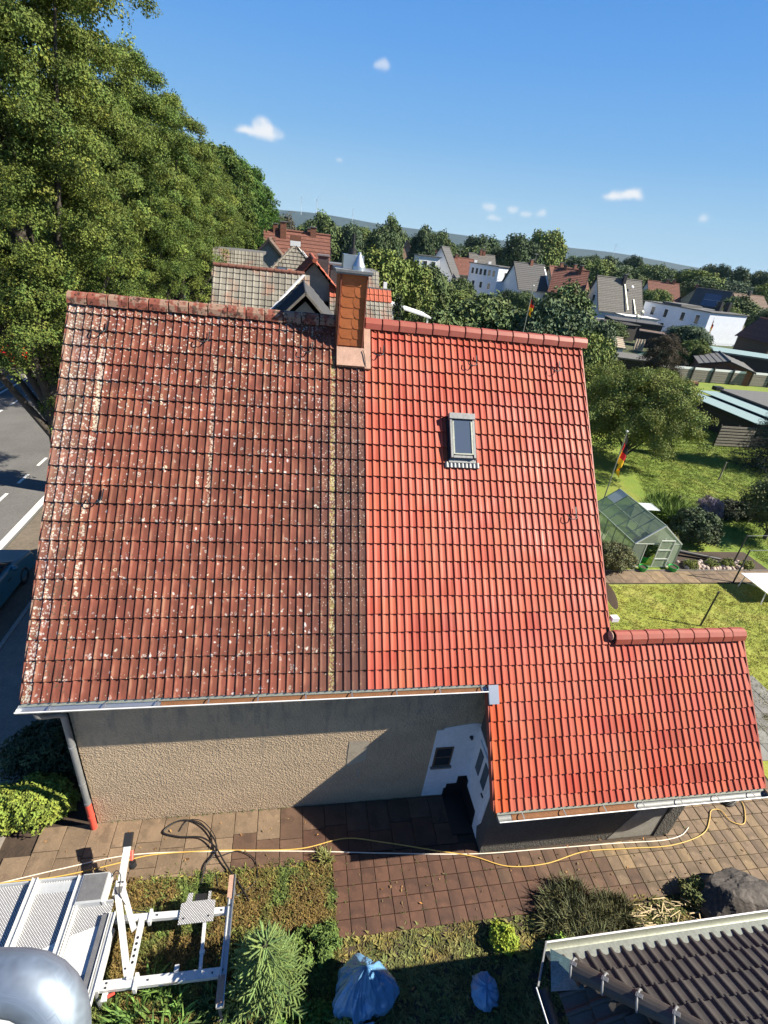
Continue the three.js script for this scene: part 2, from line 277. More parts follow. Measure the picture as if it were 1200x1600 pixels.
{
  reseed(1);
  const rest = [];
  const oldCols = [[0, 1]]; for (let u = 1; u < 39; u += 2) oldCols.push([u, u + 2]);
  for (let k = 1; k <= 22; k++) for (const [u0, u1] of oldCols) {
    const t = rr(0.9, 1.08), g = tileGeo(u0, u1, k * CO, k === 1 ? CO * 0.7 : CO, [t, t * rr(0.95, 1.05), t]);
    if (k >= 8) mesh('weathered_tile', g, M.oldTile, house); else rest.push(g);
  }
  mesh('weathered_tile', mergeGeometries(rest), M.oldTile, house).userData = { kind: 'stuff', label: 'lichen-spotted old tiles of the upper courses' };
  const fresh = [];
  const tint = (k, u) => { const deep = rnd() < 0.16 ? rr(0.8, 0.92) : 1, t = rr(0.9, 1.04) * deep; return [t, t * rr(0.92, 1.08) * (deep < 1 ? 0.78 : 1), t * rr(0.9, 1.1) * (deep < 1 ? 0.74 : 1)]; };
  const lay = (k, u0, u1, len = CO, v = k) => {
    const c = k >= 23 && u0 === 55 ? [1.05, 0.8, 0.35] : tint(k, u0), g = tileGeo(u0, u1, v * CO, len, c);
    if (k >= 16) mesh('painted_tile', g, M.newTile, house); else fresh.push(g);
  };
  for (let k = 1; k <= 22; k++) for (let u = 39; u < 73; u += 2) lay(k, u, u + 2, k === 1 ? CO * 0.7 : CO);
  for (let k = 1; k <= 19; k++) fresh.push(tileGeo(73, 73.4, k * CO, k === 1 ? CO * 0.7 : CO, [1, 1, 1]));
  for (let k = 20; k <= 29; k++) for (let u = k < 23 ? 73 : 55; u < 95; u += 2) lay(k, u, u + 2, k === 20 ? CO * 0.3 : k === 29 ? CO * 0.65 : CO, k === 29 ? 28.65 : k);
  mesh('painted_tile', mergeGeometries(fresh), M.newTile, house).userData = { kind: 'stuff', label: 'red painted tiles of the upper courses' };

  // walls
  const end = (x0, x1, prof, name, mat) => b().prism(prof, x1 - x0, new THREE.Matrix4().makeBasis(V(0, 0, -1), V(0, 1, 0), V(1, 0, 0)).setPosition(x0, 0, 0)).build(name, mat, house);
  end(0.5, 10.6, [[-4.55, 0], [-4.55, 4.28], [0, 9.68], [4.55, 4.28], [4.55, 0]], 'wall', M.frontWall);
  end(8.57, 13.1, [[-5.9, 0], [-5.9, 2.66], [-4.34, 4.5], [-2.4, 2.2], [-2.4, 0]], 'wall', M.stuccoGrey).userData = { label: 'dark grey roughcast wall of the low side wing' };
  // roof decks under the tiles and the far slopes
  const slab = (x0, x1, s0, s1, n0, n1) => { const m = roofM((x0 + x1) / 2, (s0 + s1) / 2, (n0 + n1) / 2); return [new THREE.BoxGeometry(x1 - x0, s1 - s0, n1 - n0), m]; };
  b().add(...slab(0.01, 11, 0.02, 7.58, -0.14, -0.06)).add(...slab(11.002, 14.22, 6.8, 9.86, -0.14, -0.06)).add(...slab(8.3, 10.999, 7.582, 9.86, -0.14, -0.06)).build('roof_deck', M.wood, house);
  { const f = b(); const back = (x0, x1, y, z, L) => f.add(new THREE.BoxGeometry(x1 - x0, 0.1, L), new THREE.Matrix4().makeRotationX(-A).setPosition((x0 + x1) / 2, y - L / 2 * SA, z - L / 2 * CA));
    back(0, 11, RY - 0.06, 0, 7.6); back(11.02, 14.22, 4.66, 4.34, 2.9); f.build('rear_roof', M.roofRed, house); }
  // verge boards
  b().bar(roofAt(-0.012, 0.1, -0.08), roofAt(-0.012, 7.58, -0.08), 0.03, 0.14, V(0, CA, SA)).build('verge_board', M.oldRidge, house);
  for (const [x, s0, s1] of [[11.022, 0.1, 6.7], [14.262, 6.8, 9.9], [8.24, 7.66, 9.9]]) b().bar(roofAt(x, s0, -0.075), roofAt(x, s1, -0.075), 0.026, 0.14, V(0, CA, SA)).build('verge_board', M.newRidge, house);
  // ridge tiles
  const ridgeGeo = (() => { // angular capping tile, slightly wider at its open end
    const prof = [[-0.155, -0.12], [-0.135, 0.0], [-0.075, 0.078], [0, 0.098], [0.075, 0.078], [0.135, 0.0], [0.155, -0.12]], q = b(), n = prof.length;
    const ring = (x, k) => prof.map(([z, y]) => [x, y * k, z * k]), rings = [ring(0.008, 0.97), ring(0.35, 1), ring(0.362, 0.975), ring(0.362, 0.86)];
    for (let r = 0; r < 3; r++) for (let i = 0; i < n - 1; i++) q.quad(rings[r][i], rings[r][i + 1], rings[r + 1][i + 1], rings[r + 1][i]);
    return q.geo();
  })();
  const ridgeUv = (g) => { const c = g.clone(), u = c.attributes.uv, a = rnd() * 9, e = rnd() * 9; for (let i = 0; i < u.count; i++) u.setXY(i, u.getX(i) + a, u.getY(i) + e); return c; };
  b().bar([0, RY - 0.06, 0], [11, RY - 0.06, 0], 0.2, 0.12).bar([11.06, 4.66, 4.345], [14.2, 4.66, 4.345], 0.2, 0.12).build('ridge_bedding', M.woodDark, house);
  const ridgeRow = (x0, n, pitch, y, z, mat, name, dir = 1) => { for (let i = 0; i < n; i++) { const m = mesh(name, ridgeUv(ridgeGeo), mat, house); m.position.set(x0 + i * pitch + (dir < 0 ? 0.4 : 0), y + rr(-0.004, 0.004), z); m.rotation.set(0, dir < 0 ? Math.PI : 0, rr(-0.012, 0.012) + (dir < 0 ? 0.02 : -0.02)); } };
  ridgeRow(-0.03, 14, 0.378, RY - 0.0, 0, M.oldRidge, 'weathered_ridge_tile');
  ridgeRow(5.83, 13, 0.378, RY + 0.0, 0, M.newRidge, 'painted_ridge_tile', -1);
  ridgeRow(10.74, 1, 0.38, RY + 0.004, 0, M.newRidge, 'painted_ridge_tile', -1);
  ridgeRow(11.04, 8, 0.372, 4.72, 4.345, M.newRidge, 'painted_ridge_tile', -1);
  ridgeRow(13.86, 1, 0.38, 4.726, 4.345, M.newRidge, 'painted_ridge_tile', -1);
  b().add(new THREE.IcosahedronGeometry(0.11, 2), new THREE.Matrix4().makeScale(0.35, 0.9, 0.9).setPosition(11.0, 4.73, 4.36)).build('mortar_fillet', M.skirt, house);
  // gutters
  const gutter = (x0, x1, y, z, r, mat, siltFrom, siltTo = x1 - 0.1) => {
    const g = b(), L = x1 - x0, half = new THREE.CylinderGeometry(r, r, L, 14, 1, true, 0, Math.PI);
    g.add(half, new THREE.Matrix4().makeRotationZ(-Math.PI / 2).setPosition((x0 + x1) / 2, y, z));
    for (const x of [x0, x1]) g.add(new THREE.CircleGeometry(r, 12, Math.PI, Math.PI), new THREE.Matrix4().makeRotationY(Math.PI / 2).setPosition(x, y, z));
    const gm = g.build('gutter', mat, house);
    b().cyl([x0, y + 0.004, z + r], [x1, y + 0.004, z + r], 0.011, 0.011, 8).build('gutter_bead', M.whiteEdge, gm);  // white bead: the highlight along the metal lip is put into its colour
    const s = new THREE.CylinderGeometry(r - 0.006, r - 0.006, siltTo - siltFrom, 10, 1, true, 0.5, 2.3);
    b().add(s, new THREE.Matrix4().makeRotationX(0).multiply(new THREE.Matrix4().makeRotationZ(-Math.PI / 2)).setPosition((siltFrom + siltTo) / 2, y, z)).build('gutter_silt', M.rust, gm);
    for (let x = x0 + 0.5; x < x1; x += 0.85) b().bar([x, y + 0.008, z - r], [x, y + 0.008, z + r], 0.025, 0.004).build('gutter_bracket', mat, gm);
    return gm;
  };
  gutter(-0.04, 8.22, 4.005, 4.972, 0.08, M.zinc, 2.2);
  gutter(8.3, 14.24, 2.235, 6.455, 0.085, M.zincDull, 8.6, 11.2);
  b().quad([0, 4.06, 4.87], [8.2, 4.06, 4.87], [8.2, 3.99, 4.915], [0, 3.99, 4.915]).quad([8.3, 2.3, 6.345], [14.2, 2.3, 6.345], [14.2, 2.235, 6.4], [8.3, 2.235, 6.4]).build('eave_flashing', M.zincPale, house);
  b().box(0.02, 8.2, 3.78, 4.0, 4.84, 4.868).box(8.32, 14.2, 2.02, 2.24, 6.3, 6.328).build('fascia_board', M.rust, house);
  b().add(new THREE.BoxGeometry(0.2, 0.36, 0.006), roofM(8.34, 22.55 * CO, 0.055)).add(new THREE.BoxGeometry(0.012, 0.36, 0.05), roofM(8.24, 22.55 * CO, 0.03)).build('corner_flashing', M.zinc, house);
  // downpipe at the left corner: swan neck, grey pipe, red foot
  const pipe = b().tube([[0.24, 3.93, 4.97], [0.25, 3.82, 4.96], [0.3, 3.68, 4.85], [0.4, 3.55, 4.72], [0.455, 3.45, 4.66], [0.46, 3.3, 4.65]], 0.058, 30, 12).cyl([0.46, 3.32, 4.65], [0.46, 0.88, 4.65], 0.058, 0.058, 14).cyl([0.46, 0.86, 4.65], [0.46, 0.93, 4.65], 0.066, 0.066, 14).build('downpipe', M.zincDull, house);
  b().cyl([0.46, 0, 4.65], [0.46, 0.86, 4.65], 0.062, 0.062, 14).cyl([0.46, 0.42, 4.65], [0.46, 0.47, 4.65], 0.068, 0.068, 14).build('pipe_foot', M.redPipe, pipe);
  for (const y of [2.6, 1.5]) b().cyl([0.46, y, 4.65], [0.46, y + 0.03, 4.65], 0.064, 0.064, 14).bar([0.46, y + 0.015, 4.55], [0.46, y + 0.015, 4.6], 0.03, 0.03).build('pipe_clip', M.zinc, pipe);
  // front wall: patches, white painted corner, small window, black panels painted in for the shaded corner, side door
  b().poly([[[5.68, 1.34, 4.556], [6.08, 1.5, 4.556], [6.12, 2.14, 4.556]], [[5.68, 1.34, 4.556], [6.12, 2.14, 4.556], [5.69, 2.15, 4.556]]]).build('plaster_patch', M.plaster, house);
  b().box(5.93, 5.985, 0.9, 1.2, 4.551, 4.558).build('plaster_patch', M.plaster, house);
  b().prism([[7.55, 0.06], [8.565, 0.02], [8.565, 2.46], [8.39, 2.5], [7.75, 2.39], [7.72, 2.33], [7.58, 2.33]], 0.012, new THREE.Matrix4().setPosition(0, 0, 4.549)).build('whitewash', M.whitewash, house);
  const win = b().box(7.64, 8.06, 1.13, 1.77, 4.545, 4.57).build('window', M.wood, house);
  b().box(7.68, 8.02, 1.18, 1.42, 4.56, 4.576).box(7.68, 8.02, 1.46, 1.72, 4.56, 4.576).build('pane', M.glass, win);
  b().box(7.6, 8.09, 1.09, 1.13, 4.55, 4.62).build('window_sill', M.concrete, win);
  b().cyl([8.4, 2.06, 4.56], [8.4, 2.06, 4.63], 0.045, 0.03, 10).build('wall_lamp', M.darkMetal, house);
  b().prism([[8.05, 0], [8.57, 0], [8.57, 0.7], [8.34, 0.7], [8.34, 0.45], [8.1, 0.45], [8.1, 0.3], [8.05, 0.3]], 0.02, new THREE.Matrix4().setPosition(0, 0, 4.552)).build('shade_panel', M.black, house);  // stepped black panel stands in for the deep shade at this corner
  b().prism([[-5.3, 0], [-4.575, 0], [-4.575, 0.68], [-5.28, 0.66]], 0.02, new THREE.Matrix4().makeBasis(V(0, 0, -1), V(0, 1, 0), V(1, 0, 0)).setPosition(8.548, 0, 0)).build('shade_panel', M.black, house);  // the same painted shade carried onto the side wall
  b().box(8.06, 8.53, -0.01, 0.05, 4.58, 5.5).build('shade_sheet', M.black, house);  // black sheet painted in for the ground lying in deep shade
  b().prism([[-5.62, 0.05], [-5.5, 0.3], [-5.62, 0.62], [-5.64, 1.82], [-5.32, 2.26], [-4.56, 2.34], [-4.56, 0.58], [-5.3, 0.56], [-5.36, 0.05]], 0.012, new THREE.Matrix4().makeBasis(V(0, 0, -1), V(0, 1, 0), V(1, 0, 0)).setPosition(8.559, 0, 0)).build('whitewash', M.whitewash, house);
  const door = b().box(8.528, 8.56, 0.6, 2.18, 4.74, 5.52).build('door', M.whitewash, house);
  b().box(8.515, 8.53, 1.42, 2.06, 4.86, 5.07).box(8.515, 8.53, 1.42, 2.06, 5.2, 5.41).build('pane', M.glass, door);
  b().box(8.5, 8.53, 1.28, 1.31, 5.38, 5.48).build('handle', M.darkMetal, door);
  b().prism([[11.62, 0.02], [12.78, 0.02], [12.8, 1.35], [12.2, 1.3], [11.95, 0.75]], 0.012, new THREE.Matrix4().setPosition(0, 0, 5.898)).build('plaster_patch', M.plasterGrey, house);  // lighter smooth plaster; its slanted edge paints in the sunlit part of the wall
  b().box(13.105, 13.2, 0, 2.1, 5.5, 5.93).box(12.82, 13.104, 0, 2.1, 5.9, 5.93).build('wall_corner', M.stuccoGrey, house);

  // chimney clad in brown shingles
  const ch = b().box(5.25, 5.8, 8.6, 10.85, -0.5, 0.4).build('chimney', M.shingleTrim, house);
  const sh = b().prism((() => { const o = [[0.285, -0.235], [0.285, 0.02], [0, 0.02], [0, -0.12]]; for (let i = 1; i <= 6; i++) { const t = i / 6 * Math.PI / 2; o.push([0.085 * (1 - Math.cos(t)) * 1.15, -0.12 - 0.115 * Math.sin(t)]); } return o; })(), 0.012).geo();
  reseed(3);
  for (let r = 0; r < 7; r++) for (let c = -1; c < 3; c++) {
    const x0 = 5.265 + c * 0.27 + (r % 2) * 0.02, y0 = 10.84 - r * 0.205, tilt = new THREE.Matrix4().makeRotationX(-0.035);
    const clip = (g) => { const p = g.attributes.position; for (let i = 0; i < p.count; i++) { p.setX(i, clamp(p.getX(i), 5.27, 5.785)); p.setY(i, Math.max(p.getY(i), 9.44)); } g.computeVertexNormals(); return g; };
    const g = clip(sh.clone().applyMatrix4(new THREE.Matrix4().makeTranslation(x0, y0, 0.402 + r * 0.0005 + c * 0.003).multiply(tilt))); g.computeBoundingBox();
    if (g.boundingBox.max.x - g.boundingBox.min.x > 0.02) mesh('shingle', g, M.shingle[Math.floor(rnd() * 3)], ch);
  }
  for (let r = 0; r < 7; r++) for (let c = 0; c < 3; c++) { const g = sh.clone().applyMatrix4(new THREE.Matrix4().makeRotationY(-Math.PI / 2).setPosition(5.247 - r * 0.0004, 10.84 - r * 0.205, -0.48 + c * 0.285)); mesh('shingle', g, M.shingle[Math.floor(rnd() * 3)], ch); }
  b().bar([5.262, 9.4, 0.43], [5.262, 10.85, 0.43], 0.028, 0.05).bar([5.793, 9.4, 0.43], [5.793, 10.85, 0.43], 0.022, 0.05).build('corner_strip', M.shingleTrim, ch);
  b().box(5.14, 5.9, 10.852, 10.9, -0.6, 0.5).box(5.16, 5.88, 10.82, 10.851, -0.58, 0.48).build('cap_plate', M.zincDull, ch);
  b().box(5.32, 5.74, 10.902, 11.16, -0.42, 0.0).build('cowl_box', M.zinc, ch);
  b().cyl([5.62, 10.902, 0.2], [5.62, 10.97, 0.2], 0.14, 0.135, 20).cyl([5.62, 10.97, 0.2], [5.62, 11.18, 0.2], 0.135, 0.035, 20).cyl([5.62, 11.18, 0.2], [5.62, 11.23, 0.2], 0.037, 0.03, 12).build('cone_cowl', M.zinc, ch);
  b().cyl([5.52, 11.16, -0.3], [5.52, 11.28, -0.3], 0.085, 0.085, 16).cyl([5.53, 11.28, -0.3], [5.53, 11.55, -0.3], 0.032, 0.032, 10).build('flue_pipe', M.black, ch);
  b().add(new THREE.BoxGeometry(0.6, 0.42, 0.1), roofM(5.55, 0.87, 0.015)).add(new THREE.BoxGeometry(0.14, 0.98, 0.09), roofM(5.905, 0.62, 0.0)).build('mortar_skirt', M.skirt, ch);
  b().tube([roofAt(5.8, 0.72, 0.09), roofAt(5.83, 0.8, 0.09), roofAt(5.85, 0.95, 0.085), roofAt(5.87, 1.1, 0.07)], 0.009, 12, 6).build('cable', M.black, ch);
  // roof window
  const sk = b(), sx = 7.93, ss = 7.42 * CO; const on = (w, h, t, x, s, n) => [new THREE.BoxGeometry(w, h, t), roofM(x, s, n)];
  sk.add(...on(0.045, 0.92, 0.14, sx - 0.25, ss, 0.07)).add(...on(0.045, 0.92, 0.14, sx + 0.25, ss, 0.07)).add(...on(0.42, 0.05, 0.12, sx, ss + 0.435, 0.06));
  const skm = sk.build('roof_window', M.zincDull, house); skm.userData = { label: 'small grey framed roof window in the red slope' };
  b().add(...on(0.57, 0.13, 0.17, sx, ss - 0.46, 0.085)).build('hood', M.zincDull, skm);
  b().add(...on(0.035, 0.74, 0.02, sx - 0.205, ss + 0.02, 0.13)).add(...on(0.035, 0.74, 0.02, sx + 0.205, ss + 0.02, 0.13)).add(...on(0.37, 0.03, 0.02, sx, ss + 0.38, 0.13)).build('sash', M.zincPale, skm);
  b().add(...on(0.42, 0.78, 0.02, sx, ss + 0.01, 0.115)).build('pane', M.glassSky, skm);
  { const g = b(); g.add(...on(0.6, 0.09, 0.02, sx, ss + 0.5, 0.035)); for (let i = 0; i < 9; i++) g.add(new THREE.CylinderGeometry(0.045, 0.05, 0.12, 10), roofM(sx - 0.34 + i * 0.085, ss + 0.59, -0.008)); g.build('lead_apron', M.zincDull, skm); }
  b().add(...on(0.03, 0.95, 0.07, sx - 0.3, ss, 0.03)).add(...on(0.03, 0.95, 0.07, sx + 0.3, ss, 0.03)).build('side_flashing', M.black, skm);
  // roof safety hooks
  for (const [x, v] of [[6.15, 2.1], [8.26, 2.3], [10.28, 2.23], [10.35, 12.16], [0.63, 2.05], [2.55, 2.13], [4.63, 2.26], [0.85, 11.83], [8.5, 2.35]].slice(0, 8)) {
    const s = v * CO;
    const h = b().tube([roofAt(x - 0.1, s - 0.03, 0.06), roofAt(x - 0.09, s + 0.06, 0.1), roofAt(x, s + 0.09, 0.11), roofAt(x + 0.09, s + 0.05, 0.1), roofAt(x + 0.1, s - 0.04, 0.06)], 0.011, 16, 6).build('roof_hook', M.darkMetal, house);
    b().bar(roofAt(x + 0.12, s - 0.2, 0.04), roofAt(x + 0.1, s + 0.02, 0.05), 0.022, 0.008, V(0, CA, SA)).build('hook_strap', M.darkMetal, h);
  }
}
{ // fittings on the right gable
  const d = thing('satellite_dish', 'grey satellite dish fixed to the gable beyond the right roof edge', 'satellite dish', [11.15, 5.18, 3.62]);
  b().add(new THREE.SphereGeometry(0.75, 24, 8, 0, 6.283, 0, 0.4), new THREE.Matrix4().makeRotationZ(-1.2).setPosition(-0.5, -0.25, 0)).build('reflector', std({ color: lin(0.3, 0.31, 0.32), roughness: 0.7 }), d);
  b().bar([-0.4, -0.25, 0], [0.1, -0.2, 0], 0.04, 0.04).build('arm', M.darkMetal, d);
  const f = thing('floodlight', 'small white floodlight on the gable above the low ridge', 'lamp', [11.1, 4.95, 4.0]);
  b().box(0, 0.16, -0.05, 0.05, 0.02, 0.14).build('lamp_head', M.white, f); b().bar([-0.5, 0, 0], [0.02, 0, 0.05], 0.03, 0.03).build('arm', M.darkMetal, f);
}

// ---------------------------------------------------------------- ground
const lawnTex = (c1, c2, c3, rep) => tex(512, (u, v) => { const n = fbm(u, v, 5, 4, 31), m = fbm(u, v, 40, 2, 71), f = vn(u * 170, v * 170, 170, 12); const t = step(0.3, 0.7, n * 0.6 + m * 0.4), w = step(0.5, 0.75, fbm(u, v, 9, 3, 52)); return [0, 1, 2].map((k) => mix(mix(c1[k], c2[k], t), c3[k], w * 0.6) * (0.8 + 0.4 * f)); }, rep);
M.ground = std({ map: lawnTex([0.04, 0.06, 0.02], [0.06, 0.075, 0.028], [0.08, 0.07, 0.04], 23), roughness: 1 });
M.lawn = std({ map: lawnTex([0.19, 0.225, 0.032], [0.24, 0.26, 0.04], [0.3, 0.285, 0.07], 7), roughness: 1 });
M.lawnFar = std({ map: lawnTex([0.12, 0.185, 0.02], [0.165, 0.21, 0.025], [0.2, 0.21, 0.035], 9), roughness: 1 });
M.turf = std({ map: lawnTex([0.06, 0.06, 0.02], [0.11, 0.1, 0.03], [0.09, 0.065, 0.03], 2.3), roughness: 1 });
const sheet = (name, x0, x1, z0, z1, y, mat, kind = 'structure') => { const m = b().quad([x0, y, z1], [x1, y, z1], [x1, y, z0], [x0, y, z0]).build(name, mat); if (kind) m.userData = { kind }; return m; };
sheet('ground', -5000, 5000, -7000, 3000, -0.02, M.ground);
sheet('lawn', 10.65, 75, -3.74, 2.2, 0.004, M.lawn);
sheet('lawn', 17, 75, 2.2, 14, 0.004, M.lawn);
sheet('lawn', 12, 80, -43.5, -4.7, 0.004, M.lawnFar);
sheet('lawn', 50, 72, -47.6, -43.51, 0.004, M.lawnFar);
sheet('lawn', -3.4, 5.36, 5.76, 13, 0.004, M.turf);
sheet('soil', 5.365, 30, 7.14, 13, 0.004, M.soil);
sheet('soil', -3.4, 17, -1, 7.12, -0.008, M.soil);
sheet('soil', 21.4, 26.2, -6.3, -4.72, 0.009, M.soil);

// ---------------------------------------------------------------- street on the left
{
  const rd = b().quad([-14.9, 0.002, 60], [-6.0, 0.002, 60], [-6.0, 0.002, -900], [-14.9, 0.002, -900]).build('road', M.asphalt); rd.userData = { kind: 'structure' };
  b().box(-5.98, -3.7, -0.015, 0.002, -300, 40).build('parking_lane', mottled([0.14, 0.115, 0.085], 2, 0.25)).userData = { kind: 'structure' };
  const pv = b().box(-3.68, -1.2, -0.015, 0.1, -300, 40).build('pavement', M.concrete); pv.userData = { kind: 'structure' };
  b().box(-3.8, -3.685, -0.01, 0.13, -300, 40).build('kerb', M.plasterGrey, pv);
  const pv2 = b().box(-18.2, -15.05, -0.015, 0.1, -300, 40).build('pavement', M.concrete); pv2.userData = { kind: 'structure' };
  b().box(-15.045, -14.92, -0.01, 0.13, -300, 40).build('kerb', M.plasterGrey, pv2);
  const mk = (name, x0, x1, z0, z1) => b().quad([x0, 0.0065, z1], [x1, 0.0065, z1], [x1, 0.0065, z0], [x0, 0.0065, z0]).build(name, M.paint, rd);
  mk('edge_line', -6.38, -6.1, -160, 30); mk('edge_line', -14.78, -14.6, -160, 30);
  for (let z = 8.2; z > -150; z -= 2.03) { mk('lane_dash', -7.97, -7.83, z - 0.5, z + 0.5); }
  for (let z = 8; z > -150; z -= 2.08) { mk('lane_dash', -13.12, -12.98, z - 0.5, z + 0.5); }
  b().add(new THREE.CylinderGeometry(0.38, 0.38, 0.008, 24), new THREE.Matrix4().makeTranslation(-10.55, 0.007, -21.6)).build('manhole_cover', M.felt, rd);
  b().add(new THREE.CylinderGeometry(0.3, 0.3, 0.01, 20), new THREE.Matrix4().makeTranslation(-10.0, 0.008, -21.75)).build('manhole_cover', M.plasterGrey, rd);
}

// ---------------------------------------------------------------- paving along the house
{
  reseed(21);
  const path = thing('pavement', null, null); path.userData = { kind: 'structure' };
  const stain = tex(512, (u, v) => { const n = fbm(u, v, 6, 5, 17), f = vn(u * 150, v * 150, 150, 3), bl = step(0.5, 0.72, fbm(u, v, 9, 4, 44)), sp = step(0.86, 0.93, vn(u * 60, v * 60, 60, 91)); return clamp((0.42 + 0.5 * n + 0.22 * f) * (1 - 0.26 * bl) + 0.35 * sp); }, 1.7);
  const cols = (list, rough) => list.map((c) => std({ color: lin(...c.map((x) => x * 1.5)), map: stain, roughness: rough }));
  const shade = (c) => [0.86, 0.95, 1.03, 1.14].map((k) => c.map((x) => x * k));
  const dry = cols(shade([0.142, 0.1, 0.064]), 0.85), wetAndShade = cols(shade([0.072, 0.033, 0.02]), 0.65), mid = cols(shade([0.085, 0.048, 0.03]), 0.75), grey = cols([...shade([0.14, 0.1, 0.066]), [0.18, 0.128, 0.075]], 0.85);
  const geos = {};
  const slab = (name, x, z, w, d, mats) => {
    const key = w.toFixed(2) + '/' + d.toFixed(2);
    const g = (geos[key] ||= (() => { const s = b(), c = 0.006, W = w / 2 - 0.005, D = d / 2 - 0.005, q = (a1, a2, y) => [[-W + a1, y, D - a2], [W - a1, y, D - a2], [W - a1, y, -D + a2], [-W + a1, y, -D + a2]]; const t = q(c, c, 0.03), e = q(0, 0, 0.024), f = q(0, 0, -0.01); s.quad(...t); for (let i = 0; i < 4; i++) { const j = (i + 1) % 4; s.quad(e[i], e[j], t[j], t[i]).quad(f[i], f[j], e[j], e[i]); } return s.geo(); })());
    const gv = g.length ? g : (geos[key] = [0, 1, 2, 3, 4].map(() => { const c = g.clone(), u = c.attributes.uv, a = rnd() * 7, e = rnd() * 7; for (let i = 0; i < u.count; i++) u.setXY(i, u.getX(i) + a, u.getY(i) + e); return c; }));
    const m = mesh(name, gv[Math.floor(rnd() * 5)], mats[Math.floor(rnd() * mats.length)], path);
    m.position.set(x, rr(-0.004, 0.004), z); m.rotation.set(rr(-0.006, 0.006), rr(-0.008, 0.008), rr(-0.006, 0.006));
  };
  for (let i = 0, x = -2.5; x < 8.4; x += 0.485, i++) {
    const st = [0, 0.16, 0.2, 0.05][i % 4], reddish = x > 3.2 ? (x > 4.6 ? wetAndShade : mid) : dry;
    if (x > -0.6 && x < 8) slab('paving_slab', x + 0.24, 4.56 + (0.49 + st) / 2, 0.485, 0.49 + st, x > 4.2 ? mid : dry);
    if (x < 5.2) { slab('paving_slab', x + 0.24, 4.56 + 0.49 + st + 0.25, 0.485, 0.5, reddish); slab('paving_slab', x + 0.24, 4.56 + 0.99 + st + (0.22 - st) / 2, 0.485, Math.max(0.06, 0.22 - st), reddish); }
    else if (x < 8) slab('paving_slab', x + 0.24, 4.56 + 0.49 + st + (0.62 - st) / 2, 0.485, 0.62 - st, wetAndShade);  // dark red-brown set laid here to deepen the entrance shade
  }
  const P = 0.287;
  for (let i = 0; i < 42; i++) for (let j = 0; j < 5; j++) {
    const x = 5.37 + i * P, z = 5.685 + j * P; if (j === 0 && x > 8.4 && x < 13) continue;
    const t = clamp((x - 8) / 4.5 - (j > 2 ? (j - 2) * 0.16 : 0) + rr(-0.13, 0.13));
    slab('paving_stone', x + P / 2, z + P / 2, P, P, t > 0.62 ? grey : t > 0.22 ? mid : wetAndShade);
  }
  for (let i = 0; i < 12; i++) for (let j = 0; j < 10; j++) slab('paving_stone', 13.4 + (i + 0.5) * P * 1.02, 5.68 - (j + 0.5) * P, P * 1.02, P, grey);
  for (let i = 0; i < 6; i++) for (let j = 0; j < 6; j++) slab('terrace_slab', 16.95 + i * 0.5, 1.6 + j * 0.5, 0.5, 0.5, cols([[0.12, 0.12, 0.113], [0.14, 0.14, 0.13], [0.13, 0.127, 0.12]], 0.8));
  for (let i = 0; i < 26; i++) slab('path_slab', 11.4 + i * 0.72, -4.24, 0.72, 0.86, grey);
  b().box(11, 30, -0.01, 0.07, -4.72, -4.675).build('path_edging', M.concrete, path);
}

// ---------------------------------------------------------------- foliage
function leafGeo(n, spread, len, wid, droop = 0.3, flat = 0.5) { // a spray of folded leaves
  const pos = [];
  for (let i = 0; i < n; i++) {
    const d = V(rr(-1, 1), rr(-flat, flat), rr(-1, 1)).multiplyScalar(spread), a = rr(0, 6.283), dir = V(Math.cos(a), rr(-droop * 2, 0.25), Math.sin(a)).normalize(), side = V(-dir.z, rr(-0.4, 0.4), dir.x).normalize(), L = len * rr(0.7, 1.25), w = wid * rr(0.7, 1.2), t = d.clone().addScaledVector(dir, L), m = d.clone().addScaledVector(dir, L * 0.45), up = V(0, w * 0.25, 0);
    const l = m.clone().addScaledVector(side, w / 2).add(up), r = m.clone().addScaledVector(side, -w / 2).add(up);
    for (const p of [d, l, t, d, t, r]) pos.push(p.x, p.y, p.z);
  }
  const g = new THREE.BufferGeometry(); g.setAttribute('position', new THREE.Float32BufferAttribute(pos, 3)); g.computeVertexNormals();
  g.setAttribute('uv', new THREE.Float32BufferAttribute(new Float32Array(pos.length / 3 * 2), 2)); return g;
}
function bladeGeo(n, h, w, spread, lean = 0.5) {
  const pos = [];
  for (let i = 0; i < n; i++) {
    const o = V(rr(-spread, spread), 0, rr(-spread, spread)), a = rr(0, 6.283), d = V(Math.cos(a), 0, Math.sin(a)), s = V(-d.z, 0, d.x).multiplyScalar(w / 2), H = h * rr(0.6, 1.2), k = lean * rr(0.3, 1.2), m = o.clone().addScaledVector(d, H * k * 0.35).add(V(0, H * 0.6, 0)), t = o.clone().addScaledVector(d, H * k).add(V(0, H * (1 - 0.25 * k), 0));
    const p = [o.clone().add(s), o.clone().sub(s), m.clone().add(s), m.clone().sub(s)];
    for (const q of [p[0], p[1], p[2], p[2], p[1], p[3], p[2], p[3], t]) pos.push(q.x, q.y, q.z);
  }
  const g = new THREE.BufferGeometry(); g.setAttribute('position', new THREE.Float32BufferAttribute(pos, 3)); g.computeVertexNormals();
  g.setAttribute('uv', new THREE.Float32BufferAttribute(new Float32Array(pos.length / 3 * 2), 2)); return g;
}
const leafMat = (c, t = 0.3) => new THREE.MeshPhysicalMaterial({ color: lin(...c), roughness: 0.75, transmission: t, thickness: 0, side: THREE.DoubleSide, specularIntensity: 0.4 });
const leafMatCheap = (c) => std({ color: lin(...c), roughness: 0.8 });
const tmpM = new THREE.Matrix4(), tmpQ = new THREE.Quaternion(), tmpQ2 = new THREE.Quaternion(), tmpC = new THREE.Color();
